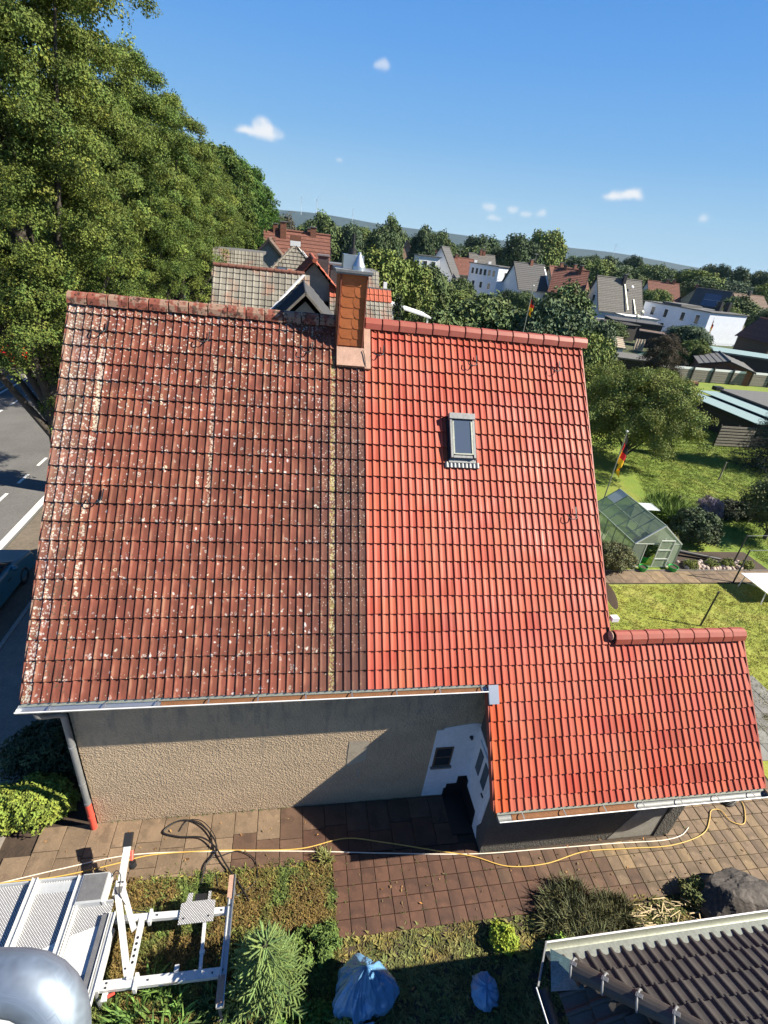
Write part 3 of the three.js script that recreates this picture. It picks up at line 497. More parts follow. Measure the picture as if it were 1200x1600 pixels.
function scatter(name, geo, mat, list, parent, colour) { // list of [position, normal, scale]
  const im = new THREE.InstancedMesh(geo, mat, list.length); im.name = parent === scene ? numbered(name) : name; im.castShadow = im.receiveShadow = true;
  list.forEach(([p, n, s], i) => {
    tmpQ.setFromUnitVectors(V(0, 1, 0), n); tmpQ2.setFromAxisAngle(V(0, 1, 0), rnd() * 6.283); tmpQ.multiply(tmpQ2);
    im.setMatrixAt(i, tmpM.compose(p, tmpQ, V(s, s, s)));
    const c = colour ? colour(p, i) : [1, 1, 1]; im.setColorAt(i, tmpC.setRGB(...c));
  });
  parent.add(im); return im;
}
const tone = (v = 0.35, h = 0.15) => () => { const t = rr(1 - v, 1 + v), q = rr(-h, h); return [t * (1 + q), t, t * (1 - q)]; };
// lobes [[x, y, z, rx, ry, rz], ...]: sprays of leaves on their outer shells
function onLobes(lobes, n, s0, s1, { shell = 0.72, under = -0.75, up = 0.35 } = {}) {
  const wts = lobes.map((l) => l[3] * l[4] + l[4] * l[5] + l[3] * l[5]), tot = wts.reduce((a, c) => a + c, 0), out = [];
  for (let i = 0; i < n; i++) {
    let t = rnd() * tot, k = 0; while (t > wts[k] && k < lobes.length - 1) t -= wts[k++];
    const l = lobes[k]; let d; do { d = V(rr(-1, 1), rr(-1, 1), rr(-1, 1)); } while (d.lengthSq() > 1 || d.lengthSq() < 0.01); d.normalize(); if (d.y < under) d.y *= -0.6;
    const r = rr(shell, 1.08);
    out.push([V(l[0] + d.x * l[3] * r, l[1] + d.y * l[4] * r, l[2] + d.z * l[5] * r), V(d.x + rr(-0.5, 0.5), d.y + up + rr(-0.3, 0.3), d.z + rr(-0.5, 0.5)).normalize(), rr(s0, s1)]);
  }
  return out;
}
// many small clumps spread over a big crown, so that it has hollows and ridges
function clumps(n, [cx, cy, cz], [rx, ry, rz], r0, r1, { under = -0.6, rough = 0.12, taper = 0 } = {}) {
  const out = [];
  for (let i = 0; i < n; i++) {
    const y = 1 - 2 * (i + 0.5) / n, a = i * 2.39996 + rr(-0.25, 0.25), h = Math.sqrt(1 - y * y); if (y < under) continue;
    const k = 1 - rr(0, rough * 2) - taper * Math.max(0, y), r = rr(r0, r1), w = (1 - taper * (y * 0.5 + 0.5));
    out.push([cx + Math.cos(a) * h * rx * k * w, cy + y * ry * k, cz + Math.sin(a) * h * rz * k * w, r * rr(0.9, 1.2), r * rr(0.7, 0.95), r * rr(0.9, 1.2)]);
  }
  return out;
}
// flattened drooping pads of foliage with hollows between them
function pads(n, [cx, cy, cz], [rx, ry, rz], r0, r1, flat = 0.5, lo = 0.55) {
  const out = [];
  for (let i = 0; i < n; i++) {
    const y = 1 - 1.93 * (i + 0.5) / n, a = i * 2.39996 + rr(-0.4, 0.4), h = Math.sqrt(Math.max(0, 1 - y * y)), k = lo + (1.04 - lo) * Math.pow(rnd(), 0.55), r = rr(r0, r1);
    out.push([cx + Math.cos(a) * h * rx * k, cy + y * ry * k, cz + Math.sin(a) * h * rz * k, r, r * flat * rr(0.8, 1.25), r]);
  }
  return out;
}
function trunk(parent, h, r, limbs = [], mat = M.bark, lean = [0, 0]) {
  const g = b().cyl([0, -0.05, 0], [lean[0] * 0.5, h * 0.5, lean[1] * 0.5], r * 1.25, r * 0.95, 10).cyl([lean[0] * 0.5, h * 0.5, lean[1] * 0.5], [lean[0], h, lean[1]], r * 0.95, r * 0.6, 10);
  const t = g.build('trunk', mat, parent);
  for (const [x, y, z, y0] of limbs) b().cyl([lean[0] * y0 / h, y0, lean[1] * y0 / h], [x * 0.5, (y + y0) / 2 + 0.2, z * 0.5], r * 0.45, r * 0.28, 7).cyl([x * 0.5, (y + y0) / 2 + 0.2, z * 0.5], [x, y, z], r * 0.28, r * 0.08, 6).build('limb', mat, t);
  return t;
}

// ---------------------------------------------------------------- things in the yard
{ // lawn and bed growth near the house
  reseed(31);
  const tuft = bladeGeo(9, 0.085, 0.014, 0.06, 0.8), weed = leafGeo(8, 0.02, 0.085, 0.035, 0.05, 0.2), long = bladeGeo(12, 0.3, 0.022, 0.07, 0.75);
  const field = (n, x0, x1, z0, z1, s0, s1, keep = () => true) => { const l = []; while (l.length < n) { const x = rr(x0, x1), z = rr(z0, z1); if (keep(x, z)) l.push([V(x, 0.005, z), V(rr(-0.3, 0.3), 1, rr(-0.3, 0.3)).normalize(), rr(s0, s1)]); } return l; };
  const patch = (x, z) => fbm(x / 16 + 0.5, z / 16 + 0.5, 24, 3, 5);
  tag(scatter('grass', tuft, leafMatCheap([0.14, 0.135, 0.035]), field(15000, -3, 5.4, 5.72, 9.4, 0.6, 1.3, (x, z) => rnd() < 0.35 + patch(x, z) && (z > 5.86 || rnd() < 0.3)), scene, (p) => { const q = step(0.35, 0.62, patch(p.x * 2.2 + 3, p.z * 2.2)), t = rr(0.5, 1.4) * mix(0.75, 1.15, patch(p.x * 4, p.z * 4 + 2)); return [t * mix(0.72, 1.15, q), t * mix(1.12, 0.8, q), t * 0.8]; }), 'patchy mossy grass on the ground around the lift trailer', null, null, 'stuff');
  tag(scatter('weeds', weed, leafMatCheap([0.12, 0.16, 0.04]), field(1500, -1, 5.36, 5.7, 7.9, 0.5, 1.5, (x, z) => rnd() < (z < 6.1 ? 0.9 : 0.25) * (x > 3 ? 1 : 0.5)), scene, (p) => { const t = rr(0.6, 1.5); return [t * rr(0.9, 1.7), t, t * 0.9]; }), 'low weeds along the edge of the paving by the lawn', null, null, 'stuff');
  tag(scatter('ground_cover', weed, leafMatCheap([0.11, 0.125, 0.04]), field(4200, 5.3, 14.2, 7.1, 9.2, 0.6, 1.6, (x, z) => rnd() < 0.25 + patch(x * 2, z * 2) * 0.9), scene, (p) => { const t = rr(0.5, 1.5), q = patch(p.x * 3, p.z * 3); return [t * (0.7 + q), t, t * rr(0.7, 1)]; }), 'leafy ground cover in the planting bed before the paving', null, null, 'stuff');
  { const l = []; for (let i = 0; i < 420; i++) { const k = rnd(); let x, z; if (k < 0.35) { x = 5.37 + Math.floor(rnd() * 36) * 0.287; z = rr(5.7, 7.12); } else if (k < 0.6) { x = rr(5.4, 15.8); z = 5.685 + Math.floor(rnd() * 6) * 0.287; } else if (k < 0.8) { x = rr(-0.4, 5.3); z = rr(5.5, 5.8); } else { x = rr(0.6, 7.5); z = 4.57; } l.push([V(x, 0.02, z), V(rr(-0.3, 0.3), 1, rr(-0.3, 0.3)).normalize(), rr(0.15, 0.5)]); } tag(scatter('joint_weeds', tuft, leafMatCheap([0.1, 0.12, 0.035]), l, scene, tone(0.4, 0.2)), 'tiny weeds growing in the joints of the paving', null, null, 'stuff'); }
  { const l = []; for (let i = 0; i < 260; i++) { const x = rr(-0.5, 15), z = x < 5.3 ? rr(4.7, 8) : rr(5.8, 8.4); l.push([V(x, x < 5.3 && z > 5.8 ? 0.06 : 0.045, z), V(rr(-0.4, 0.4), 1, rr(-0.4, 0.4)).normalize(), rr(0.4, 1)]); } tag(scatter('fallen_leaves', leafGeo(1, 0.01, 0.07, 0.045, 0.05, 0.1), leafMatCheap([0.22, 0.13, 0.05]), l, scene, tone(0.5, 0.25)), 'scattered dry fallen leaves on lawn and paving', null, null, 'stuff'); }
  const lawnB = bladeGeo(10, 0.06, 0.02, 0.14, 0.9);
  tag(scatter('grass', lawnB, leafMatCheap([0.245, 0.27, 0.05]), field(11000, 15, 32, -3.7, 4, 0.5, 1.0), scene, (p) => { const q = patch(p.x, p.z), t = rr(0.75, 1.25); return [t * (0.7 + q * 0.75), t, t]; }), 'mown sunlit grass behind the low red roof', null, null, 'stuff');
  tag(scatter('grass', lawnB, leafMatCheap([0.16, 0.215, 0.03]), field(26000, 20, 46, -26, -4.9, 0.7, 1.3, (x, z) => x > 20 - z * 0.4 && !(x < 26.4 && z > -9)), scene, tone(0.25, 0.12)), 'green grass of the gardens beyond the greenhouse', null, null, 'stuff');
  const cl = (name, label, x, z, n, geo, mat, r, s0, s1, col, y = 0) => { const t = thing(name, label, 'plant', [x, y, z]); const l = []; for (let i = 0; i < n; i++) { const a = rr(0, 6.28), q = Math.sqrt(rnd()) * r; l.push([V(Math.cos(a) * q, 0, Math.sin(a) * q), V(Math.cos(a) * q / r * 0.5 + rr(-0.2, 0.2), 1, Math.sin(a) * q / r * 0.5 + rr(-0.2, 0.2)).normalize(), rr(s0, s1)]); } scatter('foliage', geo, mat, l, t, col); return t; };
  cl('lily_plant', 'tall strap-leaved green plant under the lift trailer frame', 2.35, 7.95, 34, long, leafMatCheap([0.1, 0.19, 0.035]), 0.5, 0.8, 1.5, tone(0.3));
  cl('lily_plant', 'strap-leaved plant between the spruce and the trailer rail', 3.5, 7.7, 20, long, leafMatCheap([0.05, 0.1, 0.025]), 0.35, 0.8, 1.3, tone(0.3));
  cl('thistle', 'spiky weed at the corner of the reddish paving', 5.2, 5.72, 14, long, leafMatCheap([0.2, 0.2, 0.06]), 0.1, 0.4, 0.8, tone(0.3));
  cl('dandelion_clump', 'bright leafy weed on the left of the lawn edge', 2.2, 6.0, 30, weed, leafMatCheap([0.17, 0.2, 0.05]), 0.35, 0.9, 1.8, tone(0.3));
  cl('ornamental_grass', 'dark olive tufted ornamental grass before the paving', 10.1, 7.4, 260, bladeGeo(14, 0.34, 0.014, 0.05, 0.5), leafMatCheap([0.085, 0.09, 0.035]), 0.6, 0.8, 1.4, tone(0.4));
  cl('ornamental_grass', 'olive grass clump right beside the pink boulder', 10.95, 7.35, 120, bladeGeo(14, 0.3, 0.014, 0.05, 0.5), leafMatCheap([0.1, 0.1, 0.04]), 0.32, 0.8, 1.3, tone(0.4));
  tag(b().build.call((() => { const g = b(); for (let i = 0; i < 120; i++) { const x = rr(11.3, 12.9), z = rr(7.15, 7.9), a = rr(0, 3.14), L = rr(0.12, 0.4), y = rr(0.02, 0.16); g.bar([x, y, z], [x + Math.cos(a) * L, y + rr(-0.02, 0.14), z + Math.sin(a) * L * 0.6], rr(0.008, 0.02), 0.006); } return g; })(), 'dry_stalks', mottled([0.5, 0.4, 0.24], 0.4, 0.3)), 'heap of dry straw-coloured stalks beside the boulder', null, null, 'stuff');
  const leafS = leafGeo(12, 0.05, 0.055, 0.035, 0.1, 0.6), bushy = (name, label, pos, lobes, n, mat, s0, s1, col, stemH = 0.3) => { const t = thing(name, label, 'bush', pos); scatter('foliage', leafS, mat, onLobes(lobes, n, s0, s1), t, col); b().cyl([0, -0.03, 0], [0, stemH, 0], 0.03, 0.015, 6).cyl([0, stemH * 0.3, 0], [0.12, stemH, 0.05], 0.02, 0.01, 5).cyl([0, stemH * 0.3, 0], [-0.12, stemH, -0.05], 0.02, 0.01, 5).build('stem', M.bark, t); return t; };
  bushy('clipped_bush', 'bright green clipped bush left of the downpipe', [-0.8, 0, 4.3], clumps(46, [0, 0.46, 0], [0.78, 0.44, 0.4], 0.14, 0.22), 2100, leafMatCheap([0.175, 0.225, 0.03]), 0.8, 1.4, tone(0.35, 0.12));
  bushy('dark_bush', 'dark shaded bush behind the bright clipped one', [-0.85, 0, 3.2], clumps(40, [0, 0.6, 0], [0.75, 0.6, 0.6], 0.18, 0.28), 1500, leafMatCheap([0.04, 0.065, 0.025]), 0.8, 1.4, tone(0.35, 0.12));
  bushy('low_bush', 'small vivid yellow-green bush in the bed', [8.5, 0, 7.5], clumps(16, [0, 0.16, 0], [0.2, 0.17, 0.18], 0.07, 0.1), 260, leafMatCheap([0.26, 0.33, 0.03]), 0.7, 1.1, tone(0.25, 0.12), 0.15);
  bushy('low_bush', 'green leafy plant between the bed and the pink boulder', [9.55, 0, 7.85], clumps(14, [0, 0.15, 0], [0.2, 0.18, 0.2], 0.07, 0.11), 200, leafMatCheap([0.13, 0.24, 0.03]), 0.8, 1.3, tone(0.3, 0.12), 0.15);
  bushy('low_bush', 'olive leafy plant beside the dark boulder', [12.95, 0, 7.2], clumps(14, [0, 0.16, 0], [0.32, 0.16, 0.2], 0.07, 0.11), 260, leafMatCheap([0.14, 0.16, 0.05]), 0.8, 1.3, tone(0.35, 0.12), 0.15);
  bushy('low_bush', 'green leafy plant at the corner of the reddish paving and the bed', [4.95, 0, 7.2], clumps(16, [0, 0.14, 0], [0.45, 0.16, 0.25], 0.07, 0.12), 340, leafMatCheap([0.09, 0.15, 0.03]), 0.8, 1.3, tone(0.3, 0.12), 0.15);
  bushy('low_bush', 'yellow-green bush cut off by the bottom edge below the blue cover', [5.42, 0, 8.35], clumps(12, [0, 0.2, 0], [0.2, 0.2, 0.2], 0.07, 0.1), 180, leafMatCheap([0.3, 0.31, 0.07]), 0.8, 1.2, tone(0.3, 0.12), 0.2);
  bushy('low_bush', 'green leafy growth below the young spruce', [4.75, 0, 8.3], clumps(16, [0, 0.14, 0], [0.5, 0.2, 0.3], 0.08, 0.12), 340, leafMatCheap([0.1, 0.19, 0.03]), 0.8, 1.4, tone(0.3, 0.12), 0.15);
}
{ // young spruce
  reseed(41);
  const t = thing('young_spruce', 'young pale green spruce beside the blue plastic cover', 'tree', [4.12, 0, 7.72]);
  const pos = [], L = 0.24, fuzz = (p, q) => { const d = q.clone().sub(p), s = V(-d.z, rr(-0.01, 0.01), d.x).setLength(0.0035); for (const k of [p.clone().add(s), p.clone().sub(s), q]) pos.push(k.x, k.y, k.z); };
  for (let i = 0; i < 110; i++) { const y = rr(0, L), a = rr(0, 6.283), o = V(0, y, 0), r = 0.034 * (1 - 0.5 * Math.pow(y / L, 3)); fuzz(o, V(Math.cos(a) * r, y + 0.022, Math.sin(a) * r)); }
  const core = b().cyl([0, 0, 0], [0, L * 0.9, 0], 0.019, 0.014, 7).add(new THREE.SphereGeometry(0.014, 7, 5), new THREE.Matrix4().setPosition(0, L * 0.9, 0)).geo(); const ng = new THREE.BufferGeometry(); ng.setAttribute('position', new THREE.Float32BufferAttribute(pos, 3)); ng.computeVertexNormals(); ng.setAttribute('uv', new THREE.Float32BufferAttribute(new Float32Array(pos.length / 3 * 2), 2));
  const twig = mergeGeometries([core, ng]), list = [], br = b();
  b().cyl([0, -0.03, 0], [0, 1.75, 0], 0.035, 0.008, 8).build('trunk', M.bark, t);
  for (let k = 0; k < 15; k++) {
    const h = 0.2 + k * 0.105, len = 0.72 * (1 - k / 17), nb = 7;
    for (let i = 0; i < nb; i++) {
      const a = i / nb * 6.283 + k * 0.7 + rr(-0.2, 0.2), d = V(Math.cos(a), 0.3, Math.sin(a)).normalize(), l = len * rr(0.8, 1.1), o = V(0, h, 0);
      br.cyl(o.toArray(), o.clone().addScaledVector(d, l).toArray(), 0.009, 0.004, 5);
      for (let s = Math.min(0.1, l * 0.5); s < l; s += 0.075) { const p = o.clone().addScaledVector(d, s); for (const sd of [-1, 1]) if (rnd() < 0.92) list.push([p, d.clone().add(V(-Math.sin(a) * sd * 0.9, rr(-0.05, 0.3), Math.cos(a) * sd * 0.9)).normalize(), rr(0.7, 1.15) * (0.65 + 0.4 * (1 - s / l))]); }
      list.push([o.clone().addScaledVector(d, l * 0.8), d, rr(0.8, 1)]);
    }
  }
  list.push([V(0, 1.6, 0), V(0, 1, 0), 0.9]);
  br.build('branches', M.bark, t); scatter('foliage', twig, leafMatCheap([0.15, 0.22, 0.065]), list, t, tone(0.25, 0.1));
}
{ // blue plastic sheet over a pot plant, blue sack in the shade
  reseed(51);
  const plastic = new THREE.MeshPhysicalMaterial({ color: lin(0.115, 0.27, 0.47), roughness: 0.26, clearcoat: 0.4, clearcoatRoughness: 0.2, side: THREE.DoubleSide });
  const rag = (x, f, s) => { let t = 0, a = 0.5; for (let i = 0; i < 3; i++) { t += a * (1 - Math.abs(2 * vn(x * f + i * 9.1, s * 3.7 + i, 4096, s) - 1)); f *= 2.1; a *= 0.5; } return t; };
  const crease = (x, y, s) => { let t = 0, a = 0.55, f = 1; for (let i = 0; i < 4; i++) { const wx = vn(x * f * 0.7 + 31, y * f * 0.7, 4096, s + 5) * 1.6; t += a * Math.pow(1 - Math.abs(2 * vn(x * f + wx + 50, y * f * 0.6 + 50, 4096, s + i) - 1), 1.6); f *= 1.9; a *= 0.55; } return t; };
  const g = new THREE.SphereGeometry(1, 150, 110), p = g.attributes.position, tie = V(0.05, 0.38, 0.93);
  for (let i = 0; i < p.count; i++) {
    const d = V(p.getX(i), p.getY(i), p.getZ(i)), th = Math.atan2(d.x - tie.x, d.y - tie.y), dt = Math.hypot(d.x - tie.x, d.y - tie.y, d.z - tie.z);
    const az = Math.atan2(d.z, d.x), w = 0.2 * rag(th * 2.6 + 20, 1, 3) * Math.min(1, dt * 1.1) * Math.exp(-dt * 0.7) + 0.32 * crease(Math.cos(az) * 2.2 + d.y * 0.5, Math.sin(az) * 2.2 + d.y * 1.3, 8) + 0.1 * rag(az * 3 + d.y * 1.1 + 30, 1, 8) * (1 - Math.max(0, d.y));
    const pinch = 1 - 0.3 * Math.exp(-dt * dt * 14), top = d.y > 0 ? 1 - 0.55 * Math.pow(d.y, 1.4) : 1;
    const r = (0.76 + w) * pinch; p.setXYZ(i, d.x * r * 0.48 * top * (1 + 0.16 * Math.sin(az * 3 + 1)), Math.max(0.0, 0.42 + d.y * r * 0.58 + (d.y > 0.72 ? (d.y - 0.72) * 0.6 : 0)), d.z * r * 0.41 * top);
  }
  g.computeVertexNormals();
  const t = thing('plastic_cover', 'creased shiny light blue plastic sheet tied over a plant', 'plastic sheet', [5.72, 0, 8.0]);
  const bm = b().add(g).build('sheet', plastic, t);
  b().poly([[[0.42, 0.45, 0.1], [0.6, 0.5, 0.12], [0.44, 0.32, 0.18]]]).poly([[[-0.12, 0.06, 0.34], [0.2, 0.02, 0.62], [0.16, 0.3, 0.4]], [[-0.12, 0.06, 0.34], [-0.08, 0.015, 0.6], [0.2, 0.02, 0.62]]]).build('loose_end', plastic, bm);
  const g2 = new THREE.SphereGeometry(1, 100, 76), p2 = g2.attributes.position;
  for (let i = 0; i < p2.count; i++) { const d = V(p2.getX(i), p2.getY(i), p2.getZ(i)), az = Math.atan2(d.z, d.x), r = 0.8 + 0.3 * crease(Math.cos(az) * 2 + d.y, Math.sin(az) * 2 - d.y * 1.4, 4) + 0.06 * rag(d.x * 4 - d.z * 3 + 40, 1.3, 9); p2.setXYZ(i, d.x * r * 0.24, 0.17 + d.y * r * 0.19, d.z * r * 0.25); }
  g2.computeVertexNormals();
  const s = thing('plastic_sack', 'round blue plastic sack lying in the shade of the bed', 'sack', [7.88, 0, 8.2]); b().add(g2).build('sack', plastic, s); b().cyl([0.02, 0.34, 0.02], [0.03, 0.4, 0.03], 0.025, 0.045, 9).build('knot', plastic, s);
}
{ // boulders
  reseed(61);
  const rock = (name, label, pos, [rx, ry, rz], s, mat) => { const g = new THREE.IcosahedronGeometry(1, 14), p = g.attributes.position; for (let i = 0; i < p.count; i++) { const d = V(p.getX(i), p.getY(i), p.getZ(i)).normalize(); let r = 1; for (let k = 0; k < 15; k++) { const n = V(hash(k, 1, s) - 0.5, hash(k, 2, s) - 0.35, hash(k, 3, s) - 0.5).normalize(); r = Math.min(r, (0.66 + 0.24 * hash(k, 4, s)) / Math.max(0.2, d.dot(n))); } r += 0.2 * (fbm(d.x * 0.3 + 0.5, d.y * 0.3 + d.z * 0.2 + 0.5, 10, 5, s) - 0.5); p.setXYZ(i, d.x * r * rx, d.y * r * ry, d.z * r * rz); } g.computeVertexNormals(); const m = b().add(g).build(name, mat); m.position.set(...pos); return tag(m, label, 'boulder'); };
  rock('boulder', 'pinkish grey boulder behind the pale gutter, beside the grass', [10.55, 0.12, 7.85], [0.52, 0.26, 0.28], 4, mottled([0.16, 0.115, 0.1], 0.4, 0.45));
  rock('boulder', 'big dark grey boulder right of the straw, cut off by the frame', [13.75, 0.25, 7.5], [0.95, 0.62, 0.6], 11, mottled([0.085, 0.075, 0.068], 0.5, 0.6));
}
// hoses and cables on the paving
const cord = (name, label, pts, r, mat, cat, y = 0.04) => tag(b().tube(pts.map(([x, z, h]) => [x, h ?? y, z]), r, pts.length * 9, 6).build(name, mat), label, cat);
cord('white_hose', 'thin white hose stretched straight along the paving', [[-2.4, 5.8], [-0.9, 5.57], [0.15, 5.41], [1.28, 5.28], [3.03, 5.37], [4.86, 5.54], [6.48, 5.73], [8.43, 5.93], [10.06, 5.98], [11.77, 6.02], [13.07, 6.06], [13.53, 5.99], [13.8, 5.85]], 0.011, std({ color: lin(0.72, 0.66, 0.56), roughness: 0.5 }), 'hose');
cord('yellow_cable', 'thin yellow cable winding along the paving to the right', [[-2.4, 5.75], [-0.9, 5.58], [0.09, 5.56], [1.08, 5.43], [1.65, 5.33], [2.9, 5.35], [4.73, 5.48], [5.69, 5.36], [6.51, 5.52], [7.6, 5.79], [8.41, 5.99], [9.05, 6.24], [9.92, 6.28], [10.91, 6.13], [12.01, 6.16], [13.13, 6.19], [14.13, 5.99], [14.5, 5.7], [14.69, 5.52], [14.94, 5.54], [14.99, 5.81], [15.26, 5.91], [15.5, 5.7], [15.68, 5.39], [15.6, 5.1]], 0.011, std({ color: lin(0.62, 0.4, 0.1), roughness: 0.5 }), 'cable', 0.052);
cord('black_cable', 'thick black cable looped over the paving behind the step plate', [[2.8, 5.97, 0.06], [2.84, 5.63, 0.08], [3.02, 5.37, 0.1], [2.78, 4.95, 0.09], [2.4, 4.7, 0.07], [2.1, 4.69, 0.06], [1.87, 4.88, 0.06], [2.2, 5.02, 0.08], [2.7, 5.1, 0.1], [3.0, 5.34, 0.12], [3.2, 5.62, 0.1], [3.5, 6.0, 0.07], [3.75, 6.35, 0.06]], 0.016, M.black, 'cable');
cord('black_cable', 'thin black cable loop reaching over the grass edge', [[2.2, 4.9, 0.06], [2.33, 4.7, 0.08], [2.6, 4.72, 0.08], [2.95, 5.1, 0.1], [3.05, 5.5, 0.12], [3.45, 5.42, 0.08], [3.8, 5.62, 0.06], [3.84, 6.0, 0.05], [3.5, 6.22, 0.06], [3.2, 6.15, 0.06], [3.05, 5.8, 0.08]], 0.009, M.black, 'cable');
{ const t = thing('hose_reel', 'small black hose coil on the paving below the right gutter end', 'hose reel', [15.3, 0.03, 5.3]); for (let i = 0; i < 3; i++) b().add(new THREE.TorusGeometry(0.17 - i * 0.012, 0.022, 8, 28), new THREE.Matrix4().makeRotationX(Math.PI / 2 + 0.1 * i).setPosition(0.02 * i, 0.03 + i * 0.045, 0)).build('coil', M.black, t); b().bar([-0.1, 0.1, 0], [0.32, 0.16, 0.12], 0.05, 0.05).build('nozzle', M.black, t); }
{ const p = thing('plant_stake', 'thin dark stake standing before the young spruce', 'stake', [4.5, 0, 8.15]); b().cyl([0, 0, 0], [0, 1.5, 0], 0.007, 0.007, 6).build('stake', M.darkMetal, p); }

{ // lift trailer parked on the grass
  const t = thing('lift_trailer', 'white aluminium lift trailer with perforated deck plates on the grass', 'trailer');
  const dots = tex(256, (u, v) => { const k = 6, q = (a, c) => { const fu = (u * k + a) % 1 - 0.5, fv = (v * k + c) % 1 - 0.5; return Math.hypot(fu, fv); }; const d = Math.min(q(0, 0), q(0.5, 0.5)), n = 0.85 + 0.3 * fbm(u, v, 8, 3, 4), s = step(0.2, 0.13, d); return [mix(0.2, 0.85, s) * n, mix(0.2, 0.86, s) * n, mix(0.205, 0.87, s) * n]; }, 0.25);
  const tread = std({ map: dots, metalness: 0.15, roughness: 0.5 }), dark = mottled([0.16, 0.16, 0.165], 0.5, 0.25, 4, 0.5, { roughness: 0.5, metalness: 0.3 });
  const beam = (name, p, q, w, h, mat = M.aluWhite) => b().bar(p, q, w, h).build(name, mat, t);
  beam('beam', [1.5, 0.52, 6.62], [3.4, 0.52, 6.68], 0.1, 0.09); beam('beam', [1.5, 0.47, 7.52], [3.38, 0.47, 7.55], 0.13, 0.09);
  beam('collar', [2.08, 0.52, 6.54], [2.08, 0.52, 6.74], 0.045, 0.14); beam('collar', [2.06, 0.47, 7.42], [2.06, 0.47, 7.64], 0.05, 0.15); beam('collar', [2.68, 0.53, 7.45], [2.68, 0.6, 7.45], 0.07, 0.09);
  const rail = beam('rail', [3.44, 0.54, 6.12], [3.42, 0.54, 8.02], 0.1, 0.06, M.alu); b().box(3.37, 3.47, 0.575, 0.59, 6.12, 6.52).box(3.36, 3.47, 0.575, 0.59, 7.62, 7.98).build('pad', M.skirt, rail); b().box(3.395, 3.41, 0.57, 0.61, 6.5, 7.65).box(3.475, 3.49, 0.5, 0.61, 6.12, 8.02).build('flange', M.zinc, rail);
  beam('cross_bar', [3.02, 0.5, 6.8], [3.05, 0.5, 7.5], 0.055, 0.05); b().box(3.005, 3.085, 0.46, 0.54, 7.22, 7.27).build('sleeve', M.aluWhite, t);
  const pl = b().prism([[2.58, -6.84], [3.17, -6.84], [3.17, -6.52], [3.08, -6.5], [3.08, -6.36], [3.03, -6.36], [3.03, -6.5], [2.76, -6.5], [2.76, -6.36], [2.68, -6.36], [2.66, -6.5], [2.58, -6.52]], 0.02, new THREE.Matrix4().makeBasis(V(1, 0, 0), V(0, 0, -1), V(0, 1, 0)).setPosition(0, 0.58, 0)).build('step_plate', tread, t);
  b().box(2.8, 3.0, 0.3, 0.58, 6.38, 6.5).build('step_bracket', M.black, pl);
  // head post and A-frame
  const post = b().bar([1.46, 0.62, 6.12], [1.445, 0.86, 5.5], 0.11, 0.09, V(0, 1, 0)).build('tow_post', M.aluWhite, t);
  const cap = b().bar([1.445, 0.84, 5.56], [1.443, 0.95, 5.36], 0.14, 0.14).build('tow_head', M.black, post); b().cyl([1.42, 0.82, 5.5], [1.38, 0.7, 5.58], 0.05, 0.04, 10).build('head_lever', M.black, cap);
  b().cyl([1.53, 0.76, 5.6], [1.56, 0.7, 5.75], 0.035, 0.03, 10).build('red_handle', M.redPipe, post); b().cyl([1.58, 0.6, 5.8], [1.57, 0.7, 5.77], 0.07, 0.06, 14).cyl([1.57, 0.7, 5.77], [1.565, 0.72, 5.76], 0.03, 0.03, 10).build('jockey_wheel', M.black, post);
  b().tube([[1.3, 0.78, 6.05], [1.38, 0.86, 5.98], [1.46, 0.8, 6.05], [1.5, 0.74, 6.3], [1.7, 0.6, 6.5], [2.0, 0.57, 6.58]], 0.01, 30, 6).build('brake_cable', M.black, post);
  b().box(1.37, 1.53, 0.52, 0.68, 6.06, 6.3).build('post_block', M.aluWhite, t); b().box(1.4, 1.52, 0.683, 0.69, 6.17, 6.29).build('dark_patch', dark, t);
  beam('brace', [1.47, 0.66, 6.3], [1.92, 0.56, 7.45], 0.1, 0.1); beam('brace', [1.52, 0.62, 6.2], [1.86, 0.56, 6.82], 0.09, 0.09);
  const pb = beam('drilled_beam', [1.95, 0.54, 6.66], [1.96, 0.54, 7.5], 0.09, 0.08); for (let i = 0; i < 5; i++) b().cyl([1.955, 0.578, 6.95 + i * 0.085], [1.955, 0.584, 6.95 + i * 0.085], 0.022, 0.022, 12).build('hole', M.black, pb);
  for (const [x, y, z] of [[1.62, 0.575, 6.62], [2.2, 0.575, 6.64], [3.3, 0.575, 6.68], [1.62, 0.52, 7.5], [1.62, 0.52, 7.56], [2.25, 0.52, 7.53], [3.25, 0.52, 7.55], [1.44, 0.69, 6.1], [1.5, 0.69, 6.1], [1.88, 0.62, 7.38], [3.43, 0.58, 6.62], [3.42, 0.58, 7.55], [2.66, 0.602, 6.76], [3.08, 0.602, 6.76]]) b().cyl([x, y - 0.02, z], [x, y + 0.014, z], 0.014, 0.014, 6).build('bolt', M.darkMetal, t);
  b().box(2.5, 2.72, 0.5, 0.53, 7.618, 7.624).build('type_label', M.felt, t);
  beam('cross_member', [1.48, 0.5, 6.75], [1.48, 0.5, 7.6], 0.09, 0.09);
  // deck
  const rails = [[0.77, 5.95, 8.6], [0.0, 5.92, 8.6], [1.48, 6.6, 8.6], [-0.8, 5.95, 8.6]];
  for (const [x, z0, z1] of rails) { const r = beam('deck_rail', [x, 0.72, z0], [x, 0.72, z1], 0.085, 0.06, M.alu); b().box(x - 0.045, x - 0.035, 0.7, 0.79, z0, z1).box(x + 0.035, x + 0.045, 0.7, 0.78, z0, z1).build('flange', M.aluWhite, r); }
